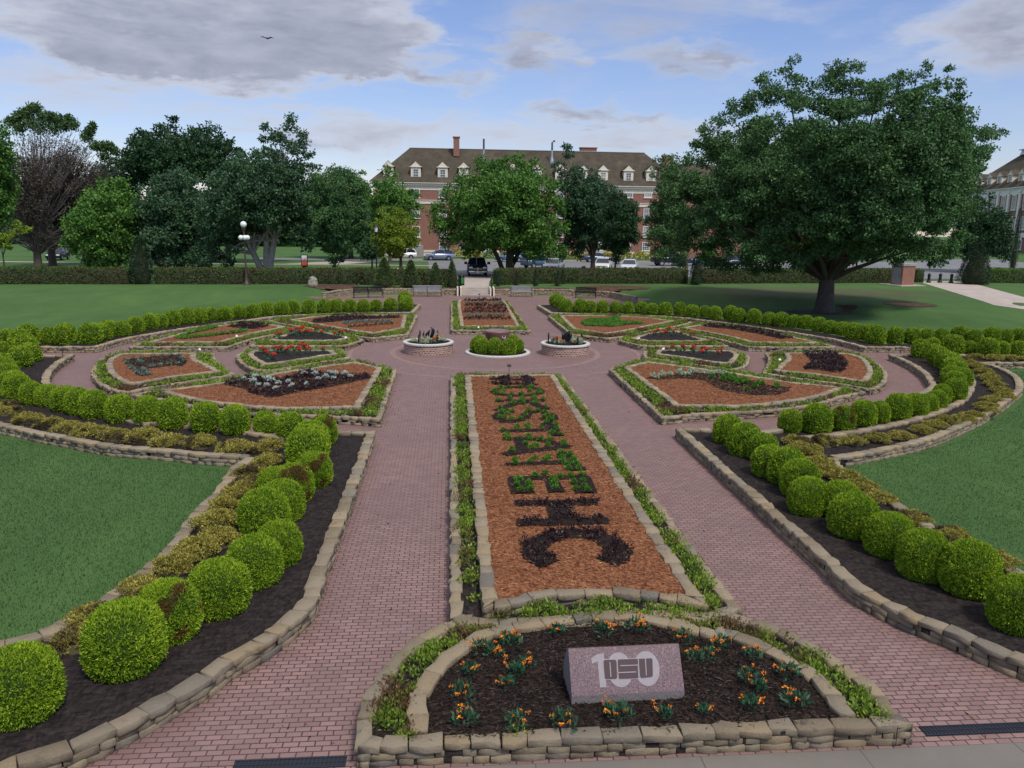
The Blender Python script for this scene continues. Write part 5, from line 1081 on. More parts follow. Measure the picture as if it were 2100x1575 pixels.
# parking-side trees
NTREE = [
 ('broad_tree', 'broad bright green many stemmed tree right of the walkway before the brick hall', 1042, 83, 'leaf_mid', [(1000, 345, 30), (1050, 340, 30), (1090, 350, 28), (960, 370, 30), (1010, 385, 40), (1070, 385, 40), (1115, 380, 32), (930, 400, 30), (960, 430, 40), (1020, 440, 45), (1080, 440, 45), (1130, 425, 35), (905, 440, 30), (895, 470, 22), (930, 475, 32), (990, 490, 40), (1050, 500, 36), (1110, 485, 38), (1145, 465, 25), (960, 515, 24), (1140, 520, 26), (1100, 525, 24), (915, 500, 18), (1010, 350, 20)], dict(leaf=.26, trunk=(.26, 'bark'), trunks=[(-1.6, 3.0), (0, 3.2), (1.3, 3.2), (.5, 2.6)], limbs=9)),
 ('feathery_tree', 'tall darker tree between the broad green tree and the small oak', 1216, 86, 'leaf_grey', [(1160, 305, 13), (1168, 320, 12), (1150, 345, 20), (1180, 350, 18), (1215, 360, 20), (1222, 385, 24), (1180, 385, 26), (1150, 380, 18), (1250, 395, 22), (1200, 420, 32), (1160, 425, 28), (1240, 430, 24), (1180, 460, 32), (1215, 470, 30), (1160, 490, 24), (1190, 505, 24), (1230, 500, 22), (1150, 520, 16), (1185, 525, 14)], dict(leaf=.25, trunk=(.3, 'bark'), limbs=14)),
 ('small_oak', 'small dark round headed tree with a thin straight trunk right of the last bench', 1262, 75.5, 'leaf_dark', [(1270, 405, 18), (1255, 425, 24), (1285, 425, 22), (1245, 450, 24), (1275, 455, 28), (1300, 450, 16), (1240, 480, 20), (1268, 485, 28), (1295, 480, 18), (1250, 505, 18), (1275, 510, 20), (1262, 530, 14)], dict(leaf=.17, trunk=(.11, 'bark'), limbs=9, sub=20, cat_='tree')),
 ('willow_oak', 'light feathery tree between the brick hall and the big oak', 1408, 80, 'leaf_feather', [(1352, 330, 14), (1372, 325, 14), (1345, 355, 18), (1375, 350, 24), (1400, 380, 30), (1365, 390, 24), (1350, 425, 22), (1385, 430, 28), (1335, 460, 20), (1370, 470, 28), (1405, 460, 26), (1340, 500, 18), (1375, 505, 24), (1350, 530, 14), (1395, 530, 18)], dict(leaf=.2, trunk=(.2, 'bark'), limbs=10, dens=.65)),
 ('vase_tree', 'dark vase shaped tree with a short thin trunk in front of the left hedge', 684, 74.5, 'leaf_oak', [(665, 375, 26), (705, 365, 26), (730, 390, 26), (650, 410, 24), (690, 410, 34), (725, 420, 26), (660, 445, 26), (700, 450, 34), (735, 455, 22), (665, 480, 24), (700, 485, 28), (680, 510, 20), (705, 515, 18), (684, 535, 12), (690, 550, 9), (742, 430, 16)], dict(leaf=.17, trunk=(.13, 'bark'), limbs=8, sub=20)),
 ('yellow_tree', 'yellow green round tree beside the black lamp post', 822, 90, 'leaf_lime', [(790, 440, 16), (815, 440, 18), (775, 460, 18), (800, 465, 24), (830, 460, 20), (850, 475, 16), (775, 490, 20), (805, 495, 26), (835, 495, 22), (785, 520, 16), (815, 522, 18), (850, 500, 14)], dict(leaf=.2, trunk=(.2, 'bark'), limbs=9)),
 ('slender_tree', 'green tree before the left end of the brick hall', 800, 112, 'leaf_mid', [(795, 350, 14), (805, 370, 18), (785, 385, 16), (820, 395, 18), (790, 410, 24), (835, 415, 20), (760, 420, 20), (860, 425, 16), (815, 435, 24), (780, 445, 22), (850, 450, 16), (748, 400, 12), (742, 355, 8), (735, 372, 10), (855, 400, 9)], dict(leaf=.3, trunk=(.25, 'bark'), limbs=9)),
 ('white_trunk_tree', 'large grey green tree with a pale forked trunk behind the left hedge', 545, 80, 'leaf_grey', [(600, 245, 14), (595, 265, 18), (620, 275, 16), (545, 262, 12), (540, 285, 11), (575, 290, 20), (610, 300, 24), (630, 315, 18), (560, 330, 26), (600, 345, 30), (640, 350, 20), (520, 335, 30), (480, 340, 30), (450, 370, 32), (500, 385, 40), (560, 390, 40), (620, 395, 34), (655, 400, 20), (440, 420, 34), (490, 440, 38), (550, 440, 38), (610, 440, 36), (650, 440, 22), (420, 465, 30), (460, 480, 30), (600, 480, 26), (640, 480, 22), (630, 505, 16), (430, 500, 26), (450, 520, 22), (410, 520, 26), (470, 540, 18), (420, 550, 18), (510, 470, 22)], dict(leaf=.26, trunk=(.34, 'palebark'), trunks=[(-1.2, 2.4), (.2, 4.0), (1.0, 3.8)], limbs=14, dens=.95)),
 ('round_tree', 'fresh green low branched tree behind the hedge left of the cone evergreen', 215, 82, 'leaf_mid', [(215, 380, 22), (245, 375, 20), (190, 400, 24), (230, 410, 34), (260, 400, 20), (175, 430, 26), (215, 445, 36), (255, 440, 28), (160, 465, 28), (200, 480, 36), (245, 480, 34), (150, 500, 24), (185, 515, 30), (230, 520, 34), (265, 510, 22), (175, 540, 20), (215, 545, 24), (250, 545, 20)], dict(leaf=.27, trunk=(.22, 'bark'), limbs=9)),
 ('shade_tree', 'dark grey green spreading tree behind the cone evergreen', 370, 84, 'leaf_grey', [(340, 375, 28), (380, 370, 30), (310, 390, 24), (345, 410, 34), (395, 415, 34), (300, 430, 28), (335, 450, 34), (380, 455, 36), (295, 470, 24), (330, 490, 32), (375, 500, 32), (400, 470, 28), (320, 530, 22), (360, 535, 22), (390, 540, 20), (345, 555, 12)], dict(leaf=.27, trunk=(.28, 'bark'), limbs=9)),
 ('tall_oak', 'tall dark oak rising behind the left trees, centre of the left skyline', 330, 100, 'leaf_dark', [(352, 245, 12), (345, 262, 18), (330, 280, 22), (300, 285, 20), (365, 280, 20), (270, 290, 14), (290, 310, 26), (330, 320, 34), (370, 315, 30), (260, 330, 24), (420, 262, 16), (440, 275, 20), (410, 285, 24), (455, 300, 20), (400, 320, 32), (440, 325, 28), (270, 365, 28), (320, 365, 34), (370, 365, 34), (425, 360, 30), (470, 290, 12), (480, 315, 20), (250, 390, 22)], dict(leaf=.32, trunk=(.4, 'bark'), limbs=10)),
 ('back_tree', 'dark tree filling the gap behind the vase shaped tree', 720, 125, 'leaf_oak', [(650, 365, 24), (690, 360, 24), (720, 365, 22), (740, 385, 24), (660, 400, 30), (700, 400, 32), (745, 415, 28), (640, 430, 28), (690, 440, 34), (740, 445, 30), (770, 440, 22), (660, 470, 30), (720, 475, 32), (760, 475, 26), (740, 500, 24), (690, 500, 26), (775, 505, 20)], dict(leaf=.36, trunk=(.4, 'bark'), limbs=8)),
 ('gap_tree', 'dark tree filling the gap between the bare conifers and the tall oak', 235, 115, 'leaf_dark', [(205, 345, 20), (240, 335, 22), (262, 350, 22), (225, 370, 26), (255, 385, 26), (215, 400, 24), (270, 420, 26), (240, 430, 26), (285, 455, 24), (190, 370, 16), (200, 430, 24)], dict(leaf=.36, trunk=(.3, 'bark'), limbs=6)),
 ('gap_oak', 'dark tree behind the pale trunked tree filling the skyline on its left', 470, 110, 'leaf_oak', [(430, 350, 22), (460, 345, 22), (495, 350, 24), (440, 380, 26), (480, 385, 28), (520, 370, 24), (420, 420, 28), (465, 425, 30), (510, 420, 28), (400, 450, 26), (440, 470, 28), (540, 400, 22), (560, 430, 26), (600, 420, 26)], dict(leaf=.34, trunk=(.35, 'bark'), limbs=6)),
 ('edge_tree', 'dark green tree cut by the left edge of the photo', -12, 76, 'leaf_mid', [(0, 270, 22), (-25, 280, 30), (5, 310, 22), (-20, 330, 32), (0, 360, 22), (-30, 390, 34), (0, 410, 22), (10, 430, 18), (-20, 440, 30), (5, 455, 20), (-30, 480, 24)], dict(leaf=.25, trunk=(.3, 'bark'), limbs=6)),
 ('sapling', 'thin lime green sapling at the left edge behind the hedge', 8, 73, 'leaf_lime', [(35, 460, 10), (50, 464, 11), (25, 478, 12), (8, 488, 10), (18, 507, 8), (3, 503, 8), (58, 470, 6)], dict(leaf=.18, trunk=(.07, 'bark'), limbs=5, dens=.6, layers=((-.5, .8),))),
 ('magnolia', 'dark glossy tree right of the big oak behind the path', 2015, 98, 'leaf_dark', [(2000, 400, 22), (2025, 415, 22), (1980, 420, 24), (2040, 440, 22), (2005, 445, 28), (1975, 460, 26), (2050, 465, 20), (2020, 480, 28), (1985, 495, 26), (2055, 500, 18), (2030, 515, 24), (1990, 525, 22), (2060, 530, 14), (1965, 500, 20)], dict(leaf=.3, trunk=(.25, 'bark'), limbs=8)),
 ('shadow_tree', 'small dark tree behind the hedge seen under the big oak', 1757, 92, 'leaf_dark', [(1740, 500, 18), (1765, 495, 18), (1780, 510, 16), (1750, 520, 16), (1770, 525, 14), (1730, 515, 12)], dict(leaf=.26, trunk=(.12, 'bark'), limbs=6)),
 ('under_tree', 'small tree half hidden left under the big oak by the parked cars', 1480, 95, 'leaf_mid', [(1440, 505, 12), (1455, 515, 12), (1448, 528, 10), (1462, 500, 10)], dict(leaf=.26, trunk=(.10, 'bark'), limbs=5)),
 ('shade_oak', 'small dark tree left of the black lamp post', 763, 96, 'leaf_dark', [(755, 500, 16), (775, 505, 14), (740, 510, 14), (760, 520, 16), (780, 520, 10), (745, 525, 10)], dict(leaf=.26, trunk=(.1, 'bark'), limbs=5)),
]
for i, (nm, lb, bx, Y, mt, bl, kw) in enumerate(NTREE): tree(nm, lb, bxy(bx, Y), bl, Y, mt, 200+i, **kw)
# bare brown conifers on the left
def bare(px, Y, blobs, label, seed, green, tw=.3):
    b = bxy(px, Y); root, n = tree('bare_tree', label, b, blobs, Y, 'leaf_brown', seed, leaf=.2, dens=.07, trunk=(.42, 'bark'), limbs=8, sub=10)
    rr = random.Random(seed); m = MB(); B_ = Vector(b)
    for x, y, r_ in blobs*2:
        c = RY(x, y, Y)-B_; s = Vector((c.x*.15, 0, max(1.0, c.z*.45)))
        for k in range(15):
            e = c+Vector((rr.gauss(0, 1), rr.gauss(0, 1), rr.gauss(.3, .8)))*(r_*Y/FPX*.8); md = s+(e-s)*.55+Vector((rr.uniform(-.5, .5), rr.uniform(-.5, .5), rr.uniform(0, .6)))
            m.tube([s, md, e], [.07, .04, .015], 4, cap=False, sm=False)
            for q in range(4):
                f = md+(e-md)*rr.random(); m.tube([f, f+Vector((rr.uniform(-.9, .9), rr.uniform(-.9, .9), rr.uniform(-.1, .9)))], [.022, .008], 3, cap=False, sm=False)
    m.build('bare_branches', M['greybark'], root)
    if green:
        bl = [(RY(x, y, Y), r_*Y/FPX) for x, y, r_ in green]; rng = np.random.default_rng(seed+5); P = []
        for c, r_ in bl: P.append(np.array(c)+rdir(420, rng)*r_*rng.uniform(.3, 1, (420, 1)))
        P = np.concatenate(P)-np.array(b); V, F = leafquads(P, rdir(len(P), rng), .3, .14, rng); link('upper_foliage', npmesh('upper_foliage', V, F, [M['leaf_feather']]), root)
M['greybark'] = plain('grey_twigs', (.13, .11, .105), .9, var=.25)
bare(78, 92, [(60, 300, 26), (90, 290, 26), (40, 340, 28), (80, 340, 34), (120, 320, 26), (30, 390, 30), (75, 390, 36), (115, 380, 32), (40, 440, 30), (85, 440, 36), (60, 480, 28), (100, 490, 26), (20, 420, 20)], 'half bare brown conifer with a green top at the far left, thick trunk', 401, [(20, 250, 10), (35, 240, 9), (50, 232, 12), (65, 225, 12), (75, 222, 10), (60, 250, 16), (90, 240, 14), (105, 240, 12), (118, 245, 12), (80, 260, 18), (110, 262, 16), (40, 262, 12)])
bare(108, 97, [(140, 300, 24), (165, 310, 22), (145, 340, 28), (180, 345, 24), (135, 380, 28), (170, 385, 26), (200, 370, 22), (130, 430, 28), (160, 430, 22), (125, 480, 24), (215, 350, 18), (225, 380, 18)], 'half bare brown conifer with grey twigs, right of the thick trunked one', 402, [(140, 245, 11), (150, 255, 13), (130, 258, 12), (185, 268, 10), (178, 280, 12), (190, 258, 7), (210, 300, 12), (225, 300, 10), (235, 310, 9), (215, 320, 14), (195, 300, 10)])
# far mass closing the horizon
def woods(px0, px1, Y, top, seed, mat='leaf_dark'):
    rng = np.random.default_rng(seed); P = []; x = px0
    while x < px1:
        c = RY(x, top+rng.uniform(-8, 8), Y); r_ = rng.uniform(5, 8); n = 700
        for zz in (c.z-r_*.5, c.z-r_*1.4): P.append(np.array([c.x, Y+rng.uniform(0, 10), max(r_*.5, zz)])+rdir(n, rng)*r_*rng.uniform(.5, 1, (n, 1)))
        x += 26
    P = np.concatenate(P); P = P[P[:, 2] > .2]; V, F = leafquads(P, rdir(len(P), rng), .9, .6, rng); o = link('far_woods', npmesh('far_woods', V, F, [M[mat]])); return o
tag(woods(-60, 775, 190, 455, 1), 'distant line of dark trees closing the view beyond the left lawns', 'woods', kind='stuff')
tag(woods(1395, 1760, 230, 455, 2), 'distant dark trees between the two brick buildings', 'woods', kind='stuff')
# ================================================================ brick hall at the far side of the car park
M['roof'] = NT('slate_roof'); _t = M['roof']; _P = _t.pos()
_c = _t.ramp(_t.noise(.55, 6, .75, _P, (1, 1, .35)), [(.3, (.045, .038, .029)), (.55, (.085, .073, .055)), (.8, (.15, .135, .105))])
_c = _t.mix(_t.math('MULTIPLY', _t.noise(6, 4, .8, _P, (1, 1, 1.6)), .6), _c, (.04, .034, .026)); M['roof'] = _t.pbr(_c, .9, _t.bump(_t.noise(4, 4, .8, _P, (1, 1, 3)), .5, .1), 0, .15)
def window(root, x, y, z, w, h, nx, nz, depth=.18, arch=False, sash=True):
    """sash window on a wall that faces -y; its frame is a part, pane and bars are its pieces"""
    m = MB(); f = .10; yy = y-.05
    for (cx, cz, sx, sz) in ((x-w/2+f/2, z+h/2, f, h), (x+w/2-f/2, z+h/2, f, h), (x, z+h-f/2, w-2*f, f), (x, z+f/2, w-2*f, f), (x, z-.07, w+.25, .12)): m.box((cx, yy, cz), (sx, .14, sz))
    if sash: m.box((x, yy, z+h*.5), (w-2*f, .10, .07))
    iw, ih = w-2*f, h-2*f
    for i in range(1, nx): m.box((x-iw/2+iw*i/nx, yy, z+h/2), (.035, .05, ih))
    for k in range(1, nz):
        if abs(k/nz-.5) > .02 or not sash: m.box((x, yy, z+f+ih*k/nz), (iw, .045, .035))
    if arch:
        V = [(x+(w/2+.02)*math.cos(math.pi*i/10), z+h+(w/2)*math.sin(math.pi*i/10)) for i in range(11)]
        m.add([(a, yy-.06, b) for a, b in V], [tuple(range(11))[::-1] if False else tuple(range(11))])
    o = m.build('window', M['white'], root)
    p = MB(); p.add([(x-iw/2, y-.02, z+f), (x+iw/2, y-.02, z+f), (x+iw/2, y-.02, z+h-f), (x-iw/2, y-.02, z+h-f)], [(0, 1, 2, 3)]); p.build('pane', M['winglass'] if WR.random() < .6 else M['blind'], o)
    return o
WR = random.Random(77); M['blind'] = plain('window_blind', (.36, .35, .31), .5, var=.1, scale=8)
def dormer(root, x, y, z, w=1.7, h=2.2, back=3.4):
    m = MB(); m.box((x-w/2+.16, y, z+h/2), (.32, .3, h)); m.box((x+w/2-.16, y, z+h/2), (.32, .3, h)); m.box((x, y, z+h-.1), (w-.64, .3, .2)); m.box((x, y-.02, z-.06), (w+.1, .36, .12))
    m.add([(x-w/2-.16, y-.22, z+h), (x+w/2+.16, y-.22, z+h), (x, y-.22, z+h+.95), (x-w/2-.16, y, z+h), (x+w/2+.16, y, z+h), (x, y, z+h+.95)], [(0, 1, 2), (0, 2, 5, 3), (1, 4, 5, 2), (0, 3, 4, 1)])
    m.box((x, y-.26, z+h+.04), (w+.4, .12, .12)); d = m.build('dormer', M['cream'], root)
    m = MB(); m.box((x, y+back/2+.1, z+h/2), (w-.1, back, h)); m.build('cheeks', M['cream'], d)
    m = MB(); zt = z+h
    m.add([(x-w/2-.22, y-.28, zt-.02), (x, y-.28, zt+1.02), (x+w/2+.22, y-.28, zt-.02), (x-w/2-.22, y+back, zt-.02), (x, y+back+1.2, zt+1.02), (x+w/2+.22, y+back, zt-.02)], [(0, 1, 4, 3), (1, 2, 5, 4)]); m.build('dormer_roof', M['roof'], d)
    window(d, x, y-.08, z+.12, w-.68, h-.42, 2, 4)
Y0 = 138.0
XL, XR = RY(766, 440, Y0).x, RY(1400, 440, Y0).x; xc = .5*(XL+XR)
ZE = RY(1060, 377, Y0).z; ZR = ZE+7.0; Dp = 15.0
hall = empty('brick_hall', (xc, Y0, .55)); tag(hall, 'long red brick hall with white dormers and hipped roof beyond the car park', 'building')
hx = (XR-XL)/2; zb = -.55-1.0; ze = ZE-.55
m = MB(); m.box((0, Dp/2, (ze-1.3+zb)/2), (2*hx, Dp, ze-1.3-zb)); m.build('wall', M['brick'], hall)
m = MB(); m.box((0, Dp/2, ze-.75), (2*hx+.15, Dp+.15, 1.1)); m.box((0, Dp/2, ze-.12), (2*hx+1.1, Dp+1.1, .22), bev=.04); m.box((0, Dp/2, ze-.33), (2*hx+.6, Dp+.6, .2))
for k in range(int(2*hx/.42)): m.box((-hx+.2+k*.42, -.30, ze-.48), (.2, .2, .14))
m.build('cornice', M['cream'], hall)
m = MB(); zband = RY(1100, 418, Y0).z-.55; m.box((0, Dp/2, zband), (2*hx+.2, Dp+.2, .55)); m.box((0, Dp/2, zband+.33), (2*hx+.4, Dp+.4, .1)); m.box((0, Dp/2, .9), (2*hx+.24, Dp+.24, .35)); m.box((0, Dp/2, .2), (2*hx+.1, Dp+.1, 1.1)); m.build('string_course', M['cream'], hall)
m = MB(); ov = .6; rx0, rx1 = RY(840, 307, Y0+Dp/2).x-xc, RY(1322, 307, Y0+Dp/2).x-xc; zr = RY(1080, 309, Y0+Dp/2).z-.55
a = [(-hx-ov, -ov, ze), (hx+ov, -ov, ze), (hx+ov, Dp+ov, ze), (-hx-ov, Dp+ov, ze), (rx0, Dp/2, zr), (rx1, Dp/2, zr)]
m.add(a, [(0, 1, 5, 4), (1, 2, 5), (2, 3, 4, 5), (3, 0, 4)]); roof = m.build('roof', M['roof'], hall)
def roofy(z): return -ov+(Dp/2+ov)*(z-ze)/(zr-ze)
m = MB(); m.tube([(rx0, Dp/2, zr+.03), (rx1, Dp/2, zr+.03)], .10, 5, sm=False); m.build('ridge', M['steel'], roof)
for px in (797, 853, 908, 951, 1004, 1052, 1100, 1148, 1194, 1236, 1288, 1334):
    p = RY(px, 363, Y0+1.0); dormer(hall, p.x-xc, .75, ze+.35)
for i, px in enumerate((797, 853, 908, 951, 1004, 1052, 1100, 1148, 1194, 1236, 1288, 1327)):
    x = RY(px, 440, Y0).x-xc
    for (yt, yb, nz) in ((387, 405, 4), (428, 447, 6), (464, 486, 6), (497, 514, 4)):
        zt_, zb_ = RY(px, yt, Y0).z-.55, RY(px, yb, Y0).z-.55; window(hall, x, -.02, zb_, 1.35, zt_-zb_, 3, nz)
def boxpart(name, cx, cy, cz, sx, sy, sz, mat, par, cap=True):
    m = MB(); m.box((cx, cy, cz), (sx, sy, sz)); 
    if cap: m.box((cx, cy, cz+sz/2+.08), (sx+.25, sy+.25, .16), m=1)
    return m.build(name, [mat, M['brick']], par)
cxx = RY(936, 300, Y0+6).x-xc; boxpart('chimney', cxx, 6, zr+.2, 1.05, 1.3, 3.2, M['brick'], roof)
cxx = RY(1206, 310, Y0+9).x-xc; boxpart('chimney', cxx, 9, zr+.1, 3.0, 1.2, 1.3, M['brick'], roof)
M['zinc'] = plain('zinc', (.42, .44, .48), .35, .6)
for px, ht, bend in ((992, 1.9, 0), (1132, 2.1, 1)):
    x = RY(px, 320, Y0+4.5).x-xc; z = ze+(4.5+ov)/(Dp/2+ov)*(zr-ze); m = MB(); m.lathe([(.42, z-.2), (.36, z+.5), (.14, z+1.2), (.14, z+1.3+ht*.6)], (x, 4.5, 0), 12)
    top = [(x, 4.5, z+1.2+ht*.5), (x, 4.5, z+1.4+ht), (x+(.25 if bend else 0), 4.5, z+1.7+ht), (x+(.5 if bend else .0), 4.5, z+(1.6 if bend else 2.0)+ht)]
    m.tube(top, .17, 8, m=1); m.build('roof_vent', [M['zinc'], M['steel']], roof)
# end wing with its own chimney
wgx = RY(1375, 330, Y0+6).x-xc; m = MB(); m.box((hx+6, 9.5, (ze+zb)/2), (12, 14, ze-zb-.2)); wg = m.build('wing_wall', M['brick'], hall)
m = MB(); m.add([(hx-.5, 2, ze-.1), (hx+12.5, 2, ze-.1), (hx+12.5, 17, ze-.1), (hx-.5, 17, ze-.1), (hx-3, 9.5, ze+4.6), (hx+9, 9.5, ze+4.6)], [(0, 1, 5, 4), (1, 2, 5), (2, 3, 4, 5), (3, 0, 4)]); wr_ = m.build('wing_roof', M['roof'], hall)
boxpart('chimney', wgx, 8, zr-2.1, 1.9, 1.4, 3.2, M['brick'], wr_)
m = MB(); x = RY(851, 520, Y0).x-xc; m.box((x, -1.6, .6), (3.0, 3.2, 2.6)); m.build('entry_block', M['concrete'], hall)
# ---------------------------------------------------------------- second hall, right
P1 = RY(1975, 398, 176); P2 = RY(2100, 386, 150); dv = Vector((P2.x-P1.x, P2.y-P1.y, 0)); ang = math.atan2(dv.y, dv.x)
gz = 2.0; h2 = empty('brick_hall', (P1.x, P1.y, gz), ang); tag(h2, 'red brick hall with white pilasters and dormers at the right edge of the photo', 'building')
ez = P2.z-gz; Lb = 62.0; D2 = 17.0
m = MB(); m.box((Lb/2, D2/2, ez/2-.8), (Lb, D2, ez)); m.build('wall', M['brick'], h2)
m = MB(); m.box((Lb/2, D2/2, ez-.45), (Lb+.3, D2+.3, 1.3)); m.box((Lb/2, D2/2, ez+.25), (Lb+1.2, D2+1.2, .25)); m.box((Lb/2, D2/2, 3.4), (Lb+.25, D2+.25, .9)); m.build('cornice', M['white'], h2)
m = MB(); r1 = ez+.38; m.add([(-.7, -.7, r1), (Lb+.7, -.7, r1), (Lb+.7, D2+.7, r1), (-.7, D2+.7, r1), (7.5, D2/2, r1+8.2), (Lb-7.5, D2/2, r1+8.2)], [(0, 1, 5, 4), (1, 2, 5), (2, 3, 4, 5), (3, 0, 4)]); rf2 = m.build('roof', M['roof'], h2)
m = MB(); m.box((10.5, D2/2, r1+8.1), (5.0, 2.4, 1.0), taper=.85); m.box((10.5, D2/2, r1+8.7), (5.4, 2.8, .2)); m.build('roof_box', M['zinc'], rf2)
sp_ = dv.length/4.2
for k in range(13):
    x = 1.8+k*4.35; dormer(h2, x, .75, r1+.35, 1.9, 2.3)
    window(h2, x, -.02, 8.4, 1.7, 2.9, 3, 6, arch=True); window(h2, x, -.02, 4.5, 1.7, 2.6, 3, 5); window(h2, x, -.02, .6, 1.3, 1.9, 2, 4, arch=True)
    if k < 8: m = MB(); m.box((x+2.17, -.16, 8.0), (.75, .34, 8.6), bev=.03); m.box((x+2.17, -.2, 12.0), (.95, .5, .35)); m.build('pilaster', M['white'], h2)

# ================================================================ roads, paths and car park beyond the hedge
def rect(x0, y0, x1, y1): return [(x0, y0), (x1, y0), (x1, y1), (x0, y1)]
drape('car_park', [(.3, 81.8), (62, 84.5), (90, 100), (90, 122), (-1, 122), (-30, 125), (-30, 119), (-3, 117), (-2.5, 98)], M['asphalt'], .02, 5)
drape('road', [(-90, 88.5), (-20, 79.2), (-9.5, 77.2), (-9.5, 78.6), (-20, 81.4), (-90, 94)], M['asphalt'], .022, 4)
drape('path', [(-70, 104.5), (-2.2, 104.0), (-2.2, 105.6), (-70, 106.3)], M['walk'], .026, 5)
drape('path', [(-6.2, 78), (-3.6, 78), (-4.2, 97), (-6.8, 97)], M['walk'], .03, 5)
drape('path', [(-22, 106.4), (-14, 106.4), (-8, 119), (-13, 119)], M['walk'], .028, 5)
drape('path', [(-60, 74), (-38, 75.5), (-30, 79), (-60, 80)], M['walk'], .018, 4)
R8 = [GH(*p)[:2] for p in tf(3.424, 1600, 500, [(1262, 266), (1400, 292), (1712, 376)])]+[GH(2300, 650)[:2]]+[GH(2300, 695)[:2]]+[GH(*p)[:2] for p in tf(3.424, 1600, 500, [(1712, 462), (1500, 432), (1250, 352), (1000, 276), (1010, 262)])]
drape('path', [tuple(p) for p in R8], M['walk'], .02, 2)
drape('path', [(52, 110), (100, 106), (140, 100), (140, 104), (100, 110.5), (52, 114)], M['walk'], .02, 4)
drape('bare_soil', [(44, 96), (95, 93), (95, 98), (44, 102)], M['leafmulch'], .02, 5)
bsx, bsy = ob.x, ob.y
for (cx_, cy_, rx, ry, nm) in ((bsx-.2, bsy+.1, 2.6, 1.7, 'tree_bed'), (GH(1862, 624).x, GH(1862, 624).y, 1.9, 1.6, 'bare_soil'), (GH(684, 586).x, GH(684, 586).y-.6, 2.4, 2.0, 'tree_bed'), (GH(1262, 590).x, GH(1262, 590).y, 3.2, 2.4, 'tree_bed')):
    rr = random.Random(int(cx_*10)); drape(nm, [(cx_+rx*math.cos(t*math.pi/12)*rr.uniform(.88, 1.08), cy_+ry*math.sin(t*math.pi/12)*rr.uniform(.88, 1.08)) for t in range(24)], M['leafmulch'], .03, 1.2)
m = MB()
for k in range(16): m.add([(6+k*2.75, 89, .615), (6.12+k*2.75, 89, .615), (6.12+k*2.75, 94, .615), (6+k*2.75, 94, .615)], [(0, 1, 2, 3)])
tag(m.build('parking_line', M['white']), kind='structure')
m = MB(); m.box((20, 122.3, .66), (60, .3, .16)); tag(m.build('kerb', M['walk']), kind='structure')
M['yshrub'] = leafmat('yellow_shrub', [(.1, (.09, .12, .01)), (.5, (.26, .27, .02)), (1, (.45, .38, .04))], 1, .2)
rng = np.random.default_rng(33)
for i in range(14):
    px = 905+i*34; p = RY(px, 520, 134); V, F = tufts([(0, 0, .1)], 420, 1.5, 1.2, .3, .18, rng, .3)
    o = link('foundation_shrub', npmesh('foundation_shrub', V, F, [M['yshrub'] if i not in (3, 7) else M['leaf_mid']])); o.location = (p.x, 134, .55)
    tag(o, 'yellow green shrub along the foot of the long brick hall, %s from the left' % nth(i+1), 'shrub', 'shrubs along the foot of the brick hall')

# mown grass blades standing on the nearest lawns
def blades(P, n, label, seed):
    rng = np.random.default_rng(seed); q = scatter_in(P, n, rng); z = np.array([H(x, y) for x, y in q]); p3 = np.concatenate([q, z[:, None]], 1)
    A = rdir(n, rng)*.55; A[:, 2] = 1; V, F = leafquads(p3, A, .042, .011, rng); tag(link('grass_blades', npmesh('grass_blades', V, F, [M['blade']])), label, 'grass', kind='stuff')
M['blade'] = leafmat('grass_blades', [(.1, (.034, .084, .027)), (.5, (.045, .104, .034)), (.95, (.068, .135, .046))], .9, .2)
LP = [(p[0]+.02, p[1]) for p in T2([(476, 962), (442, 1008), (400, 1050), (368, 1091), (331, 1137), (276, 1181), (221, 1220), (170, 1252), (120, 1280), (50, 1307)], .0)]
blades([(-5.0, 17.4)]+[(x-.0, y) for x, y in LP]+[(-9.5, 9.4), (-14, 12), (-20, 20), (-20, 31), (-18.6, 29), (-16.2, 25.5), (-13.6, 22.6), (-12.2, 21.35), (-10.6, 20.35), (-9.85, 19.93), (-8.58, 19.2), (-6.75, 18.62), (-6.12, 18.35), (-5.2, 17.95)], 90000, 'short mown grass on the near left lawn', 1)
blades([(9.6, 17.5), (10.6, 17.9), (12.85, 19.0), (14.6, 20.25), (16.75, 21.95), (19.2, 24.15), (20.8, 25.8), (22.4, 28.3), (23.5, 30.3), (32, 30.3), (26, 16), (16, 9), (10.5, 9.3), (9.22, 12), (9.2, 16)], 110000, 'short mown grass on the near right lawn', 2)

# ================================================================ vehicles
def paint(name, c, met=.3): return NT(name).pbr(c, .28, None, met, .6)
def wheel(root, x, y, r, w):
    m = MB(); s = 1 if y > 0 else -1
    m.lathe([(r*.60, -w/2), (r*.92, -w/2), (r, -w/2+.03), (r, w/2-.03), (r*.92, w/2), (r*.60, w/2)], n=20)
    Mx = Matrix.Rotation(math.pi/2, 3, 'X'); m.V = [tuple(Mx @ Vector(v)+Vector((x, y, r))) for v in m.V]; wl_ = m.build('wheel', M['rubber'], root)
    m = MB(); m.lathe([(.02, .07), (r*.15, .075), (r*.5, .03), (r*.62, .05), (r*.62, -.05), (.02, -.05)], n=20)
    for k in range(5): a = 2*math.pi*k/5; m.box((r*.32*math.cos(a), r*.32*math.sin(a), .06), (r*.5, .05, .03), rz=a)
    m.V = [tuple(Matrix.Rotation(-s*math.pi/2, 3, 'X') @ Vector(v)+Vector((x, y+s*(w/2-.05), r))) for v in m.V]; m.build('rim', M['zinc'], wl_)
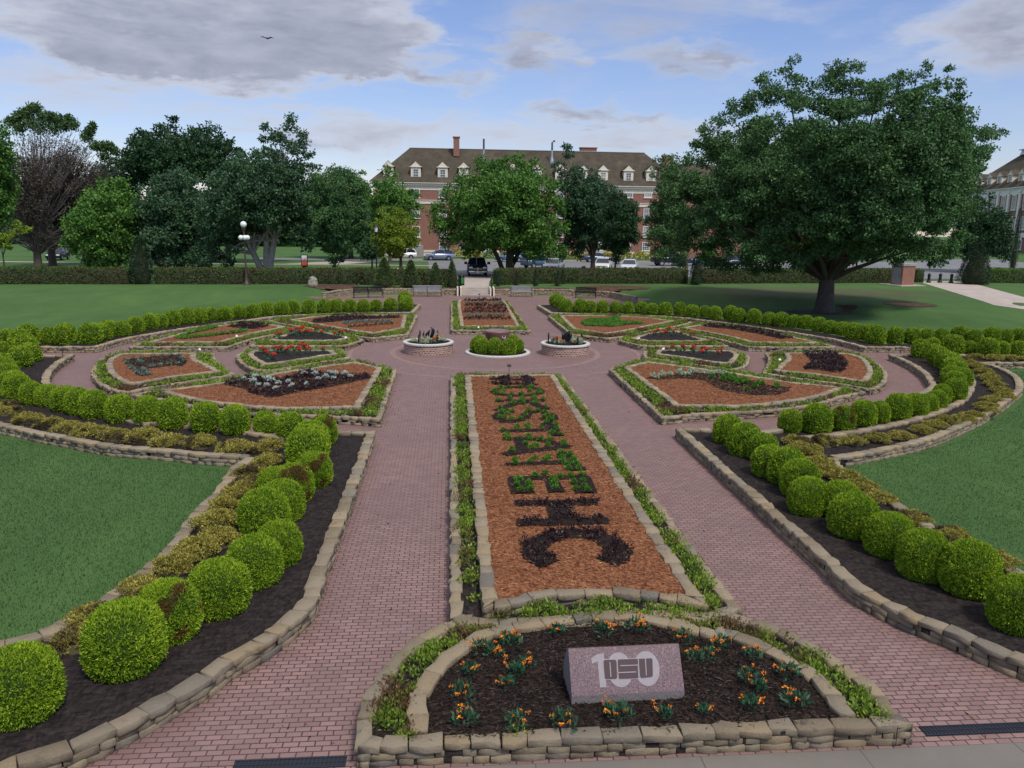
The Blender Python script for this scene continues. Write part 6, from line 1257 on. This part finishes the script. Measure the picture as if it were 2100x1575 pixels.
CARS = {  # side profile: lower body, greenhouse (x forward)
 'suv': dict(L=4.5, W=1.82, r=.35, body=[(-2.2, .32), (-2.25, .6), (-2.2, 1.02), (.75, 1.02), (1.9, .92), (2.2, .74), (2.25, .5), (2.2, .3)], top=[(-2.15, 1.0), (-1.85, 1.52), (-1.5, 1.62), (.0, 1.62), (.45, 1.52), (1.05, 1.0)], ax=(-1.35, 1.38)),
 'sedan': dict(L=4.7, W=1.8, r=.32, body=[(-2.3, .34), (-2.35, .6), (-2.3, .95), (-1.6, .98), (.9, .92), (2.0, .80), (2.3, .66), (2.35, .45), (2.3, .28)], top=[(-1.75, .95), (-1.1, 1.38), (-.7, 1.45), (.15, 1.45), (.5, 1.36), (1.2, .9)], ax=(-1.4, 1.42)),
 'pickup': dict(L=5.6, W=2.0, r=.42, body=[(-2.75, .52), (-2.8, .8), (-2.75, 1.22), (-.5, 1.25), (1.15, 1.24), (2.45, 1.16), (2.72, 1.0), (2.8, .6), (2.75, .42)], top=[(-.95, 1.2), (-.75, 1.80), (-.4, 1.92), (.35, 1.92), (.65, 1.82), (1.3, 1.2)], ax=(-1.75, 1.75))}
def car(kind, x, y, ang, col, label, name='parked_car', cat_='car', plate=True):
    S = CARS[kind]; z = H(x, y)+.02; root = empty(name, (x, y, z), ang); tag(root, label, cat_, 'vehicles in the car park')
    W2 = S['W']/2; pm = paint('car_paint', col); b = S['body']; t = S['top']; n = len(b)
    # body: lofted across the width with tucked-in sides
    secs = [(-1, .90, .94), (-.96, .97, .985), (-.8, 1, 1), (.8, 1, 1), (.96, .97, .985), (1, .90, .94)]; m = MB(); V = []
    zc = sum(q[1] for q in b)/n
    for s, k, kz in secs:
        for q in b: V.append((q[0]*(.985 if abs(s) == 1 else 1), s*W2, zc+(q[1]-zc)*kz))
    m.add(V, [(i*n+j, i*n+(j+1) % n, (i+1)*n+(j+1) % n, (i+1)*n+j) for i in range(len(secs)-1) for j in range(n)]+[tuple(range(n))[::-1], tuple((len(secs)-1)*n+j for j in range(n))], 0, True)
    ob_ = m.build('body', pm, root)
    for axx in S['ax']:   # dark wheel wells
        for s in (-1, 1):
            m = MB(); V = [(axx+(S['r']+.07)*math.cos(a), s*(W2+.004), S['r']+(S['r']+.07)*math.sin(a)) for a in [math.pi*i/12 for i in range(13)]]; m.add(V, [tuple(range(13)) if s < 0 else tuple(range(13))[::-1]]); m.build('wheel_arch', M['rubber'], ob_)
            wheel(root, axx, s*(W2-.10), S['r'], .22)
    m = MB(); nt_ = len(t); zt = max(q[1] for q in t); zb_ = t[0][1]; V = []
    for s in (-1, 1):
        for q in t: k = (q[1]-zb_)/(zt-zb_); V.append((q[0], s*(W2-.06-.20*k), q[1]))
    m.add(V, [(j, j+1, nt_+j+1, nt_+j) for j in range(1, nt_-2)]+[], 0); m.build('roof', pm, root)
    m = MB(); V2 = [(v[0], v[1]*.985, v[2]-.012) for v in V]
    m.add(V2, [tuple(range(nt_))[::-1], tuple(nt_+j for j in range(nt_)), (0, 1, nt_+1, nt_), (nt_-2, nt_-1, 2*nt_-1, 2*nt_-2)]); m.build('windows', M['glass'], root)
    m = MB()
    for s in (-1, 1):
        for j in (0, nt_-2): m.tube([V[(0 if s < 0 else nt_)+j], V[(0 if s < 0 else nt_)+j+1]], .035, 5)
        xm = .5*(t[1][0]+t[-2][0]); m.tube([(xm, s*(W2-.07), zb_), (xm, s*(W2-.25), zt-.03)], .035, 5)
        m.tube([V[(0 if s < 0 else nt_)+1], V[(0 if s < 0 else nt_)+2], V[(0 if s < 0 else nt_)+nt_-3], V[(0 if s < 0 else nt_)+nt_-2]], .03, 5)
    m.build('pillars', pm, root)
    fx = b[-2][0]; fz = b[-3][1]
    for s in (-1, 1):
        m = MB(); m.box((fx-.08, s*(W2-.28), fz-.04), (.16, .36, .17), bev=.03); m.build('headlight', M['lampglass'], root)
        m = MB(); m.box((b[1][0]+.05, s*(W2-.18), b[2][1]-.15), (.12, .26, .2), bev=.03); m.build('tail_light', M['redlamp'], root)
        m = MB(); k = .12 if kind == 'pickup' else 0; m.box((t[-1][0]-.25, s*(W2+.10+k), t[-1][1]+.10+k*.6), (.12, .2+k, .15+k), bev=.02); m.box((t[-1][0]-.25, s*(W2-.02), t[-1][1]+.05), (.05, .2+k, .04)); m.build('wing_mirror', M['black'] if kind == 'pickup' else pm, root)
    m = MB(); gw = S['W']*.5
    if kind == 'pickup':
        m.box((fx+.0, 0, fz-.18), (.06, gw*1.05, .34)); m.build('grille', M['black'], root)
        m = MB(); 
        for s in (-1, 1): m.box((fx+.04, 0, fz-.18+s*.02+(0)), (.03, gw*1.02, .035)) if s > 0 else m.box((fx+.04, 0, fz-.18), (.032, .05, .32))
        m.box((fx+.07, 0, .56), (.16, S['W']*.92, .2), bev=.04); m.build('bumper', M['chrome'], root)
        m = MB(); m.box((fx+.155, 0, .56), (.02, .9, .05)); m.box((fx+.155, 0, .46), (.02, .9, .05)); m.build('bumper_slots', M['black'], root)
        m = MB()
        m.box((-1.75, 0, 1.2), (1.9, S['W']-.3, .05)); m.build('bed_floor', M['black'], root)
    else:
        m.box((fx+.0, 0, fz-.14), (.05, gw, .13), bev=.01); m.box((fx+.01, 0, .38), (.05, S['W']*.7, .12), bev=.01); m.build('grille', M['black'], root)
    if plate: m = MB(); m.box((fx+.05+(.12 if kind == 'pickup' else 0), 0, .5), (.02, .32, .14)); m.build('number_plate', M['white'], root)
    return root
def cpos(px, Y): p = RY(px, 545, Y); return p.x, Y
NB, SB = math.pi/2, -math.pi/2
x, y = cpos(978, 84.3); car('pickup', x, y, SB, (.022, .04, .045), 'dark green pickup truck parked facing the top of the walkway', 'pickup_truck', 'truck')
x, y = cpos(901, 121.5); car('suv', x, y, math.pi+.12, (.18, .22, .34), 'slate blue sport utility car parked side on, left of the walkway')
x, y = cpos(826, 124); car('suv', x, y, math.pi, (.62, .62, .63), 'white car half hidden behind the yellow green tree')
x, y = cpos(1136, 95.5); car('sedan', x, y, SB-.35, (.34, .37, .42), 'silver grey car angled behind the small evergreens, right of the broad tree')
x, y = cpos(1104, 101.5); car('suv', x, y, .5+math.pi*0, (.05, .10, .17), 'dark blue car behind the silver grey one')
x, y = cpos(1237, 95.5); car('suv', x, y, SB-.3, (.60, .61, .62), 'white car parked behind the thin trunked small tree, left side')
x, y = cpos(1291, 95.5); car('sedan', x, y, SB-.3, (.55, .58, .64), 'pale silver car parked behind the hedge, right of the thin trunked tree')
x, y = cpos(1376, 110); car('pickup', x, y, 0.1, (.02, .025, .04), 'dark blue pickup side on by the light feathery tree', 'pickup_truck', 'truck')
x, y = cpos(1448, 112); car('sedan', x, y, .1, (.10, .16, .30), 'blue car glimpsed under the left side of the big oak')
x, y = cpos(1500, 110); car('sedan', x, y, math.pi+.1, (.05, .07, .11), 'navy car under the big oak, right of the blue one')
x, y = cpos(1045, 118); car('suv', x, y, math.pi, (.07, .16, .24), 'teal blue vehicle glimpsed through the stems of the broad tree')
x, y = cpos(1225, 120); car('sedan', x, y, 0, (.04, .07, .12), 'dark blue car far back in the car park beyond the white one')
x, y = cpos(121, 112); car('suv', x, y, SB+.15, (.012, .012, .014), 'black car half hidden between the bare tree trunks at far left')

# ================================================================ street furniture
def lamp_globes():
    p = GH(506, 584); r = empty('street_lamp', tuple(p)); tag(r, 'lamp post with stacked white globes before the left hedge', 'lamp post')
    post = plain('brown_post', (.075, .05, .045), .5, .3); ht = 4.6; m = MB()
    m.lathe([(.30, 0), (.28, .12), (.16, .28), (.12, .6), (.085, 1.0), (.07, 2.2), (.055, ht*.82)], n=12); m.build('post', post, r)
    zz = (GH(506, 584).y)/FPX; m = MB(); m.lathe([(.06, ht*.82), (.2, ht*.84), (.2, ht*.86), (.08, ht*.9), (.08, ht*1.0), (.16, ht*1.02), (.16, ht*1.05)], n=12)
    for s in range(4): a = s*math.pi/2+.5; m.tube([(0, 0, ht*.80), (.15*math.cos(a), .15*math.sin(a), ht*.79), (.24*math.cos(a), .24*math.sin(a), ht*.82)], .03, 5)
    m.build('bracket', post, r)
    def glob(c, rad):
        m = MB(); m.lathe([(rad*max(.02, math.sin(math.pi*i/12)), rad-rad*math.cos(math.pi*i/12)) for i in range(13)], c, 16); m.build('lamp_globe', M['lampglass'], r)
    glob((0, 0, ht*1.05), .27)
    for s in range(4): a = s*math.pi/2+.5; glob((.27*math.cos(a), .27*math.sin(a), ht*.82), .22)
lamp_globes()
p = GH(773, 574); r = empty('street_lamp', tuple(p)); tag(r, 'black lantern lamp post in front of the yellow green tree', 'lamp post'); dep = p.y
m = MB(); m.lathe([(.16, 0), (.15, .3), (.07, .5), (.055, 4.4)], n=10); m.build('post', M['black'], r)
m = MB(); m.lathe([(.06, 4.4), (.16, 4.5), (.17, 4.55)], n=8); m.build('lantern_base', M['black'], r); m = MB(); m.lathe([(.26, 5.0), (.22, 5.1), (.06, 5.25), (.02, 5.4)], n=8); m.build('lantern_roof', M['black'], r)
m = MB(); m.lathe([(.14, 4.55), (.21, 5.0)], n=8); m.build('lantern_glass', M['lampglass'], r)
# sandwich board with a poster
p = GH(625, 552); r = empty('poster_board', tuple(p), -.1); tag(r, 'black framed sidewalk poster board with a red and white picture on the far left lawn', 'sign')
sc = 1.0; m = MB(); m.box((0, 0, .12), (1.0, .6, .10), bev=.03); m.box((0, -.02, 1.0), (.78, .06, 1.38), bev=.02); m.box((0, .0, .25), (.5, .08, .2)); m.build('frame', M['black'], r)
def poster():
    t = NT('poster_print'); o = t.n('ShaderNodeTexCoord').outputs['Object']; s = t.n('ShaderNodeSeparateXYZ', {0: o}); nz = t.noise(5.5, 3, .6, o)
    g = t.math('ADD', s.outputs[2], t.math('MULTIPLY', nz, .7)); return t.pbr(t.ramp(t.math('MULTIPLY', g, .5), [(.30, (.55, .40, .25)), (.42, (.45, .06, .04)), (.60, (.50, .12, .10)), (.66, (.05, .04, .09)), (.72, (.42, .09, .07)), (.80, (.55, .58, .72)), (.95, (.75, .76, .82))]), .5)
m = MB(); m.box((0, -.056, 1.02), (.62, .012, 1.16)); m.build('poster', poster(), r)
# boulder
p = GH(642, 586); m = MB(); V = []; F = []; rr = random.Random(8)
for j in range(7):
    for i in range(10):
        a = 2*math.pi*i/10; z_ = j/6; k = (.42-.14*z_**2)*(1-.9*(j == 6)); k *= rr.uniform(.82, 1.12); V.append((k*math.cos(a), k*.6*math.sin(a), z_*.86*rr.uniform(.94, 1.05)))
m.add(V, [(j*10+i, j*10+(i+1) % 10, (j+1)*10+(i+1) % 10, (j+1)*10+i) for j in range(6) for i in range(10)]); m.V = [(a+p.x, b+p.y, c+p.z-.03) for a, b, c in m.V]
tag(m.build('boulder', plain('pale_rock', (.27, .26, .22), .9, var=.35, scale=5), None, tuple(p)), 'upright pale boulder on the lawn beside the vase shaped tree', 'rock')
# brick utility cabinet
p = GH(1862, 586); r = empty('brick_cabinet', tuple(p), .22); tag(r, 'small square brick utility cabinet with a grey door by the right path', 'cabinet')
m = MB(); m.box((0, .8, .95), (1.45, 1.5, 1.9)); m.build('brick_body', M['brick'], r)
m = MB(); m.box((0, .8, 2.02), (1.62, 1.66, .26), bev=.02); m.build('cap', M['concrete'], r); m = MB(); m.box((0, .8, .03), (3.0, 3.0, .08)); m.build('slab', M['walk'], r)
m = MB(); m.box((-.735, .8, .92), (.05, 1.05, 1.6), bev=.01); d_ = m.build('door', plain('grey_door', (.25, .26, .28), .5, .4), r); m = MB(); m.box((-.77, .5, .95), (.05, .04, .16)); m.build('handle', M['steel'], d_)
for i, (px, py) in enumerate([(1904, 580), (1927, 580), (1950, 581)]):
    p = GH(px, py); m = MB(); m.lathe([(.24, 0), (.24, .12), (.15, .2), (.13, .72), (.17, .76), (.17, .84), (.10, .95), (.02, 1.02)], (p.x, p.y, p.z), 12)
    tag(m.build('bollard', M['black'], None, tuple(p)), 'black iron bollard across the right path, %s from the left' % nth(i+1), 'bollard', 'bollards across the right path')
for i, px in enumerate((1197, 1306, 1361, 1430)):
    x, y = cpos(px, 88); m = MB(); m.box((x, y, .55+.45), (.42, .32, .95), bev=.02); tag(m.build('timber_post', plain('brown_timber', (.14, .10, .085), .8), None, (x, y, .55)), 'short square brown post at the car park edge, %s from the left' % nth(i+1), 'post', 'brown posts at the car park edge')
# signpost in front of the pickup, bin by the steps
x, y = cpos(977, 82.2); m = MB(); m.tube([(x, y, .5), (x, y, 3.4)], .035, 6); tag(m.build('sign_post', plain('galvanised', (.30, .29, .26), .6, .5), None, (x, y, .55)), 'thin metal signpost standing in front of the green pickup', 'post')
p = GH(946, 589); r = empty('litter_bin', tuple(p)); tag(r, 'black litter bin beside the top of the steps', 'bin'); m = MB(); m.lathe([(.26, 0), (.28, .1), (.28, .95), (.22, 1.05), (.05, 1.12)], n=14); m.build('bin_body', M['black'], r)
m = MB(); m.box((.1, -.27, .55), (.2, .03, .5)); m.build('green_panel', plain('green_panel', (.03, .22, .03), .6), r)
# small plant labels on stakes
for i, (px, py, z, w_) in enumerate([(1044, 767, .3, 'plaza end of the long middle bed'), (129, 733, .2, 'left end of the outer path'), (1846, 728, .2, 'right end of the outer path'), (983, 612, .2, 'far end of the bed before the steps')]):
    x, y = G(px, py, z); r = empty('plant_label', (x, y, z)); tag(r, 'small black plant label at the '+w_, 'plant label', None)
    m = MB(); m.tube([(0, 0, -.1), (0, 0, .30)], .010, 5); m.build('stake', M['black'], r); m = MB(); m.box((0, 0, .32), (.16, .10, .012), mat=Matrix.Rotation(.7, 3, 'X')); m.build('plate', M['black'], r)
# drain grates
def grate(x0, x1, y, label):
    r = empty('drain_grate', (.5*(x0+x1), y, .006)); tag(r, label, 'drain', 'drain grates in the paving'); L_ = x1-x0
    m = MB(); m.box((0, 0, 0), (L_, .14, .006)); m.build('channel', M['rubber'], r); m = MB(); m.box((0, .075, .006), (L_, .016, .012)); m.box((0, -.075, .006), (L_, .016, .012)); m.box((0, 0, .006), (L_, .012, .010))
    for k in range(int(L_/.045)): m.box((-L_/2+.02+k*.045, 0, .005), (.016, .134, .008))
    m.build('grating', M['steel2'], r)
M['steel2'] = plain('dark_grating', (.025, .032, .05), .5, .4)
a = G(710, 1563, 0); grate(G(478, 1573)[0], a[0], a[1], 'dark blue slotted drain grate at the foot of the left path'); b = G(1892, 1501, 0); grate(b[0], b[0]+2.6, b[1]+.0, 'dark blue slotted drain grate at the foot of the right path')
# bird
p = RY(547, 78, 60); m = MB()
m.add([(0, 0, 0), (.28, .05, .10), (.52, .12, .02), (.30, .20, .06), (.05, .22, -.02), (-.28, .05, .12), (-.50, .12, .10), (-.28, .20, .08), (-.02, .22, -.02)], [(0, 1, 3, 4), (1, 2, 3), (0, 8, 7, 5), (5, 7, 6)])
m.tube([(0, -.16, .0), (0, -.05, .0), (0, .12, -.01), (0, .36, .0)], [.012, .045, .05, .01], 6); m.V = [(u+p.x, v+p.y, w+p.z) for u, v, w in m.V]
tag(m.build('bird', M['black'], None, tuple(p)), 'small dark bird gliding under the big cloud, upper left', 'bird')

# small white garden spotlights in the beds
for i, (px, py, z) in enumerate([(709.5, 697, .38), (485, 694, .38), (408, 722, .26), (1309, 699, .38), (1359, 721, .38), (1598, 744, .26), (981, 676, .24)]):
    x, y = G(px, py, z); r = empty('garden_spotlight', (x, y, z-.04), .5*i); tag(r, 'small white garden spotlight among the bed edging, %s in a sweep from the left' % nth(1+sorted([408, 485, 709.5, 981, 1309, 1359, 1598]).index(px)), 'spotlight', 'garden spotlights in the beds')
    m = MB(); m.tube([(0, 0, 0), (0, 0, .10)], .012, 5); m.build('stake', M['steel'], r); m = MB(); m.tube([(0, .05, .13), (0, -.07, .17)], [.035, .055], 8); m.build('lamp_head', M['white'], r)
# crumbs of bark and dry leaves that have spilled on to the paving
rng = np.random.default_rng(91); q = np.stack([rng.uniform(-4.5, 8.8, 5200), 7.45+26*rng.random(5200)**1.6], 1)
edge = np.minimum(np.minimum(np.abs(q[:, 0]+2.0), np.abs(q[:, 0]-.0)), np.minimum(np.abs(q[:, 0]-4.3), np.abs(q[:, 0]-6.3)))
q = q[(edge < .22) | (rng.random(len(q)) < .16)]; q = q[(q[:, 0] > -2.0) & (q[:, 0] < 6.25) & ((q[:, 0] < 0) | (q[:, 0] > 4.3))]
A = rng.normal(size=(len(q), 3)); A[:, 2] *= .12; V, F = leafquads(np.concatenate([q, np.full((len(q), 1), .008)], 1), A, .05, .016, rng, .6)
tag(link('leaf_litter', npmesh('leaf_litter', V, F, [M['chip_red'], M['chip_dark']], [i % 2 for i in range(len(F))])), 'scattered crumbs of bark and dry leaf on the brick paths', 'litter', kind='stuff')
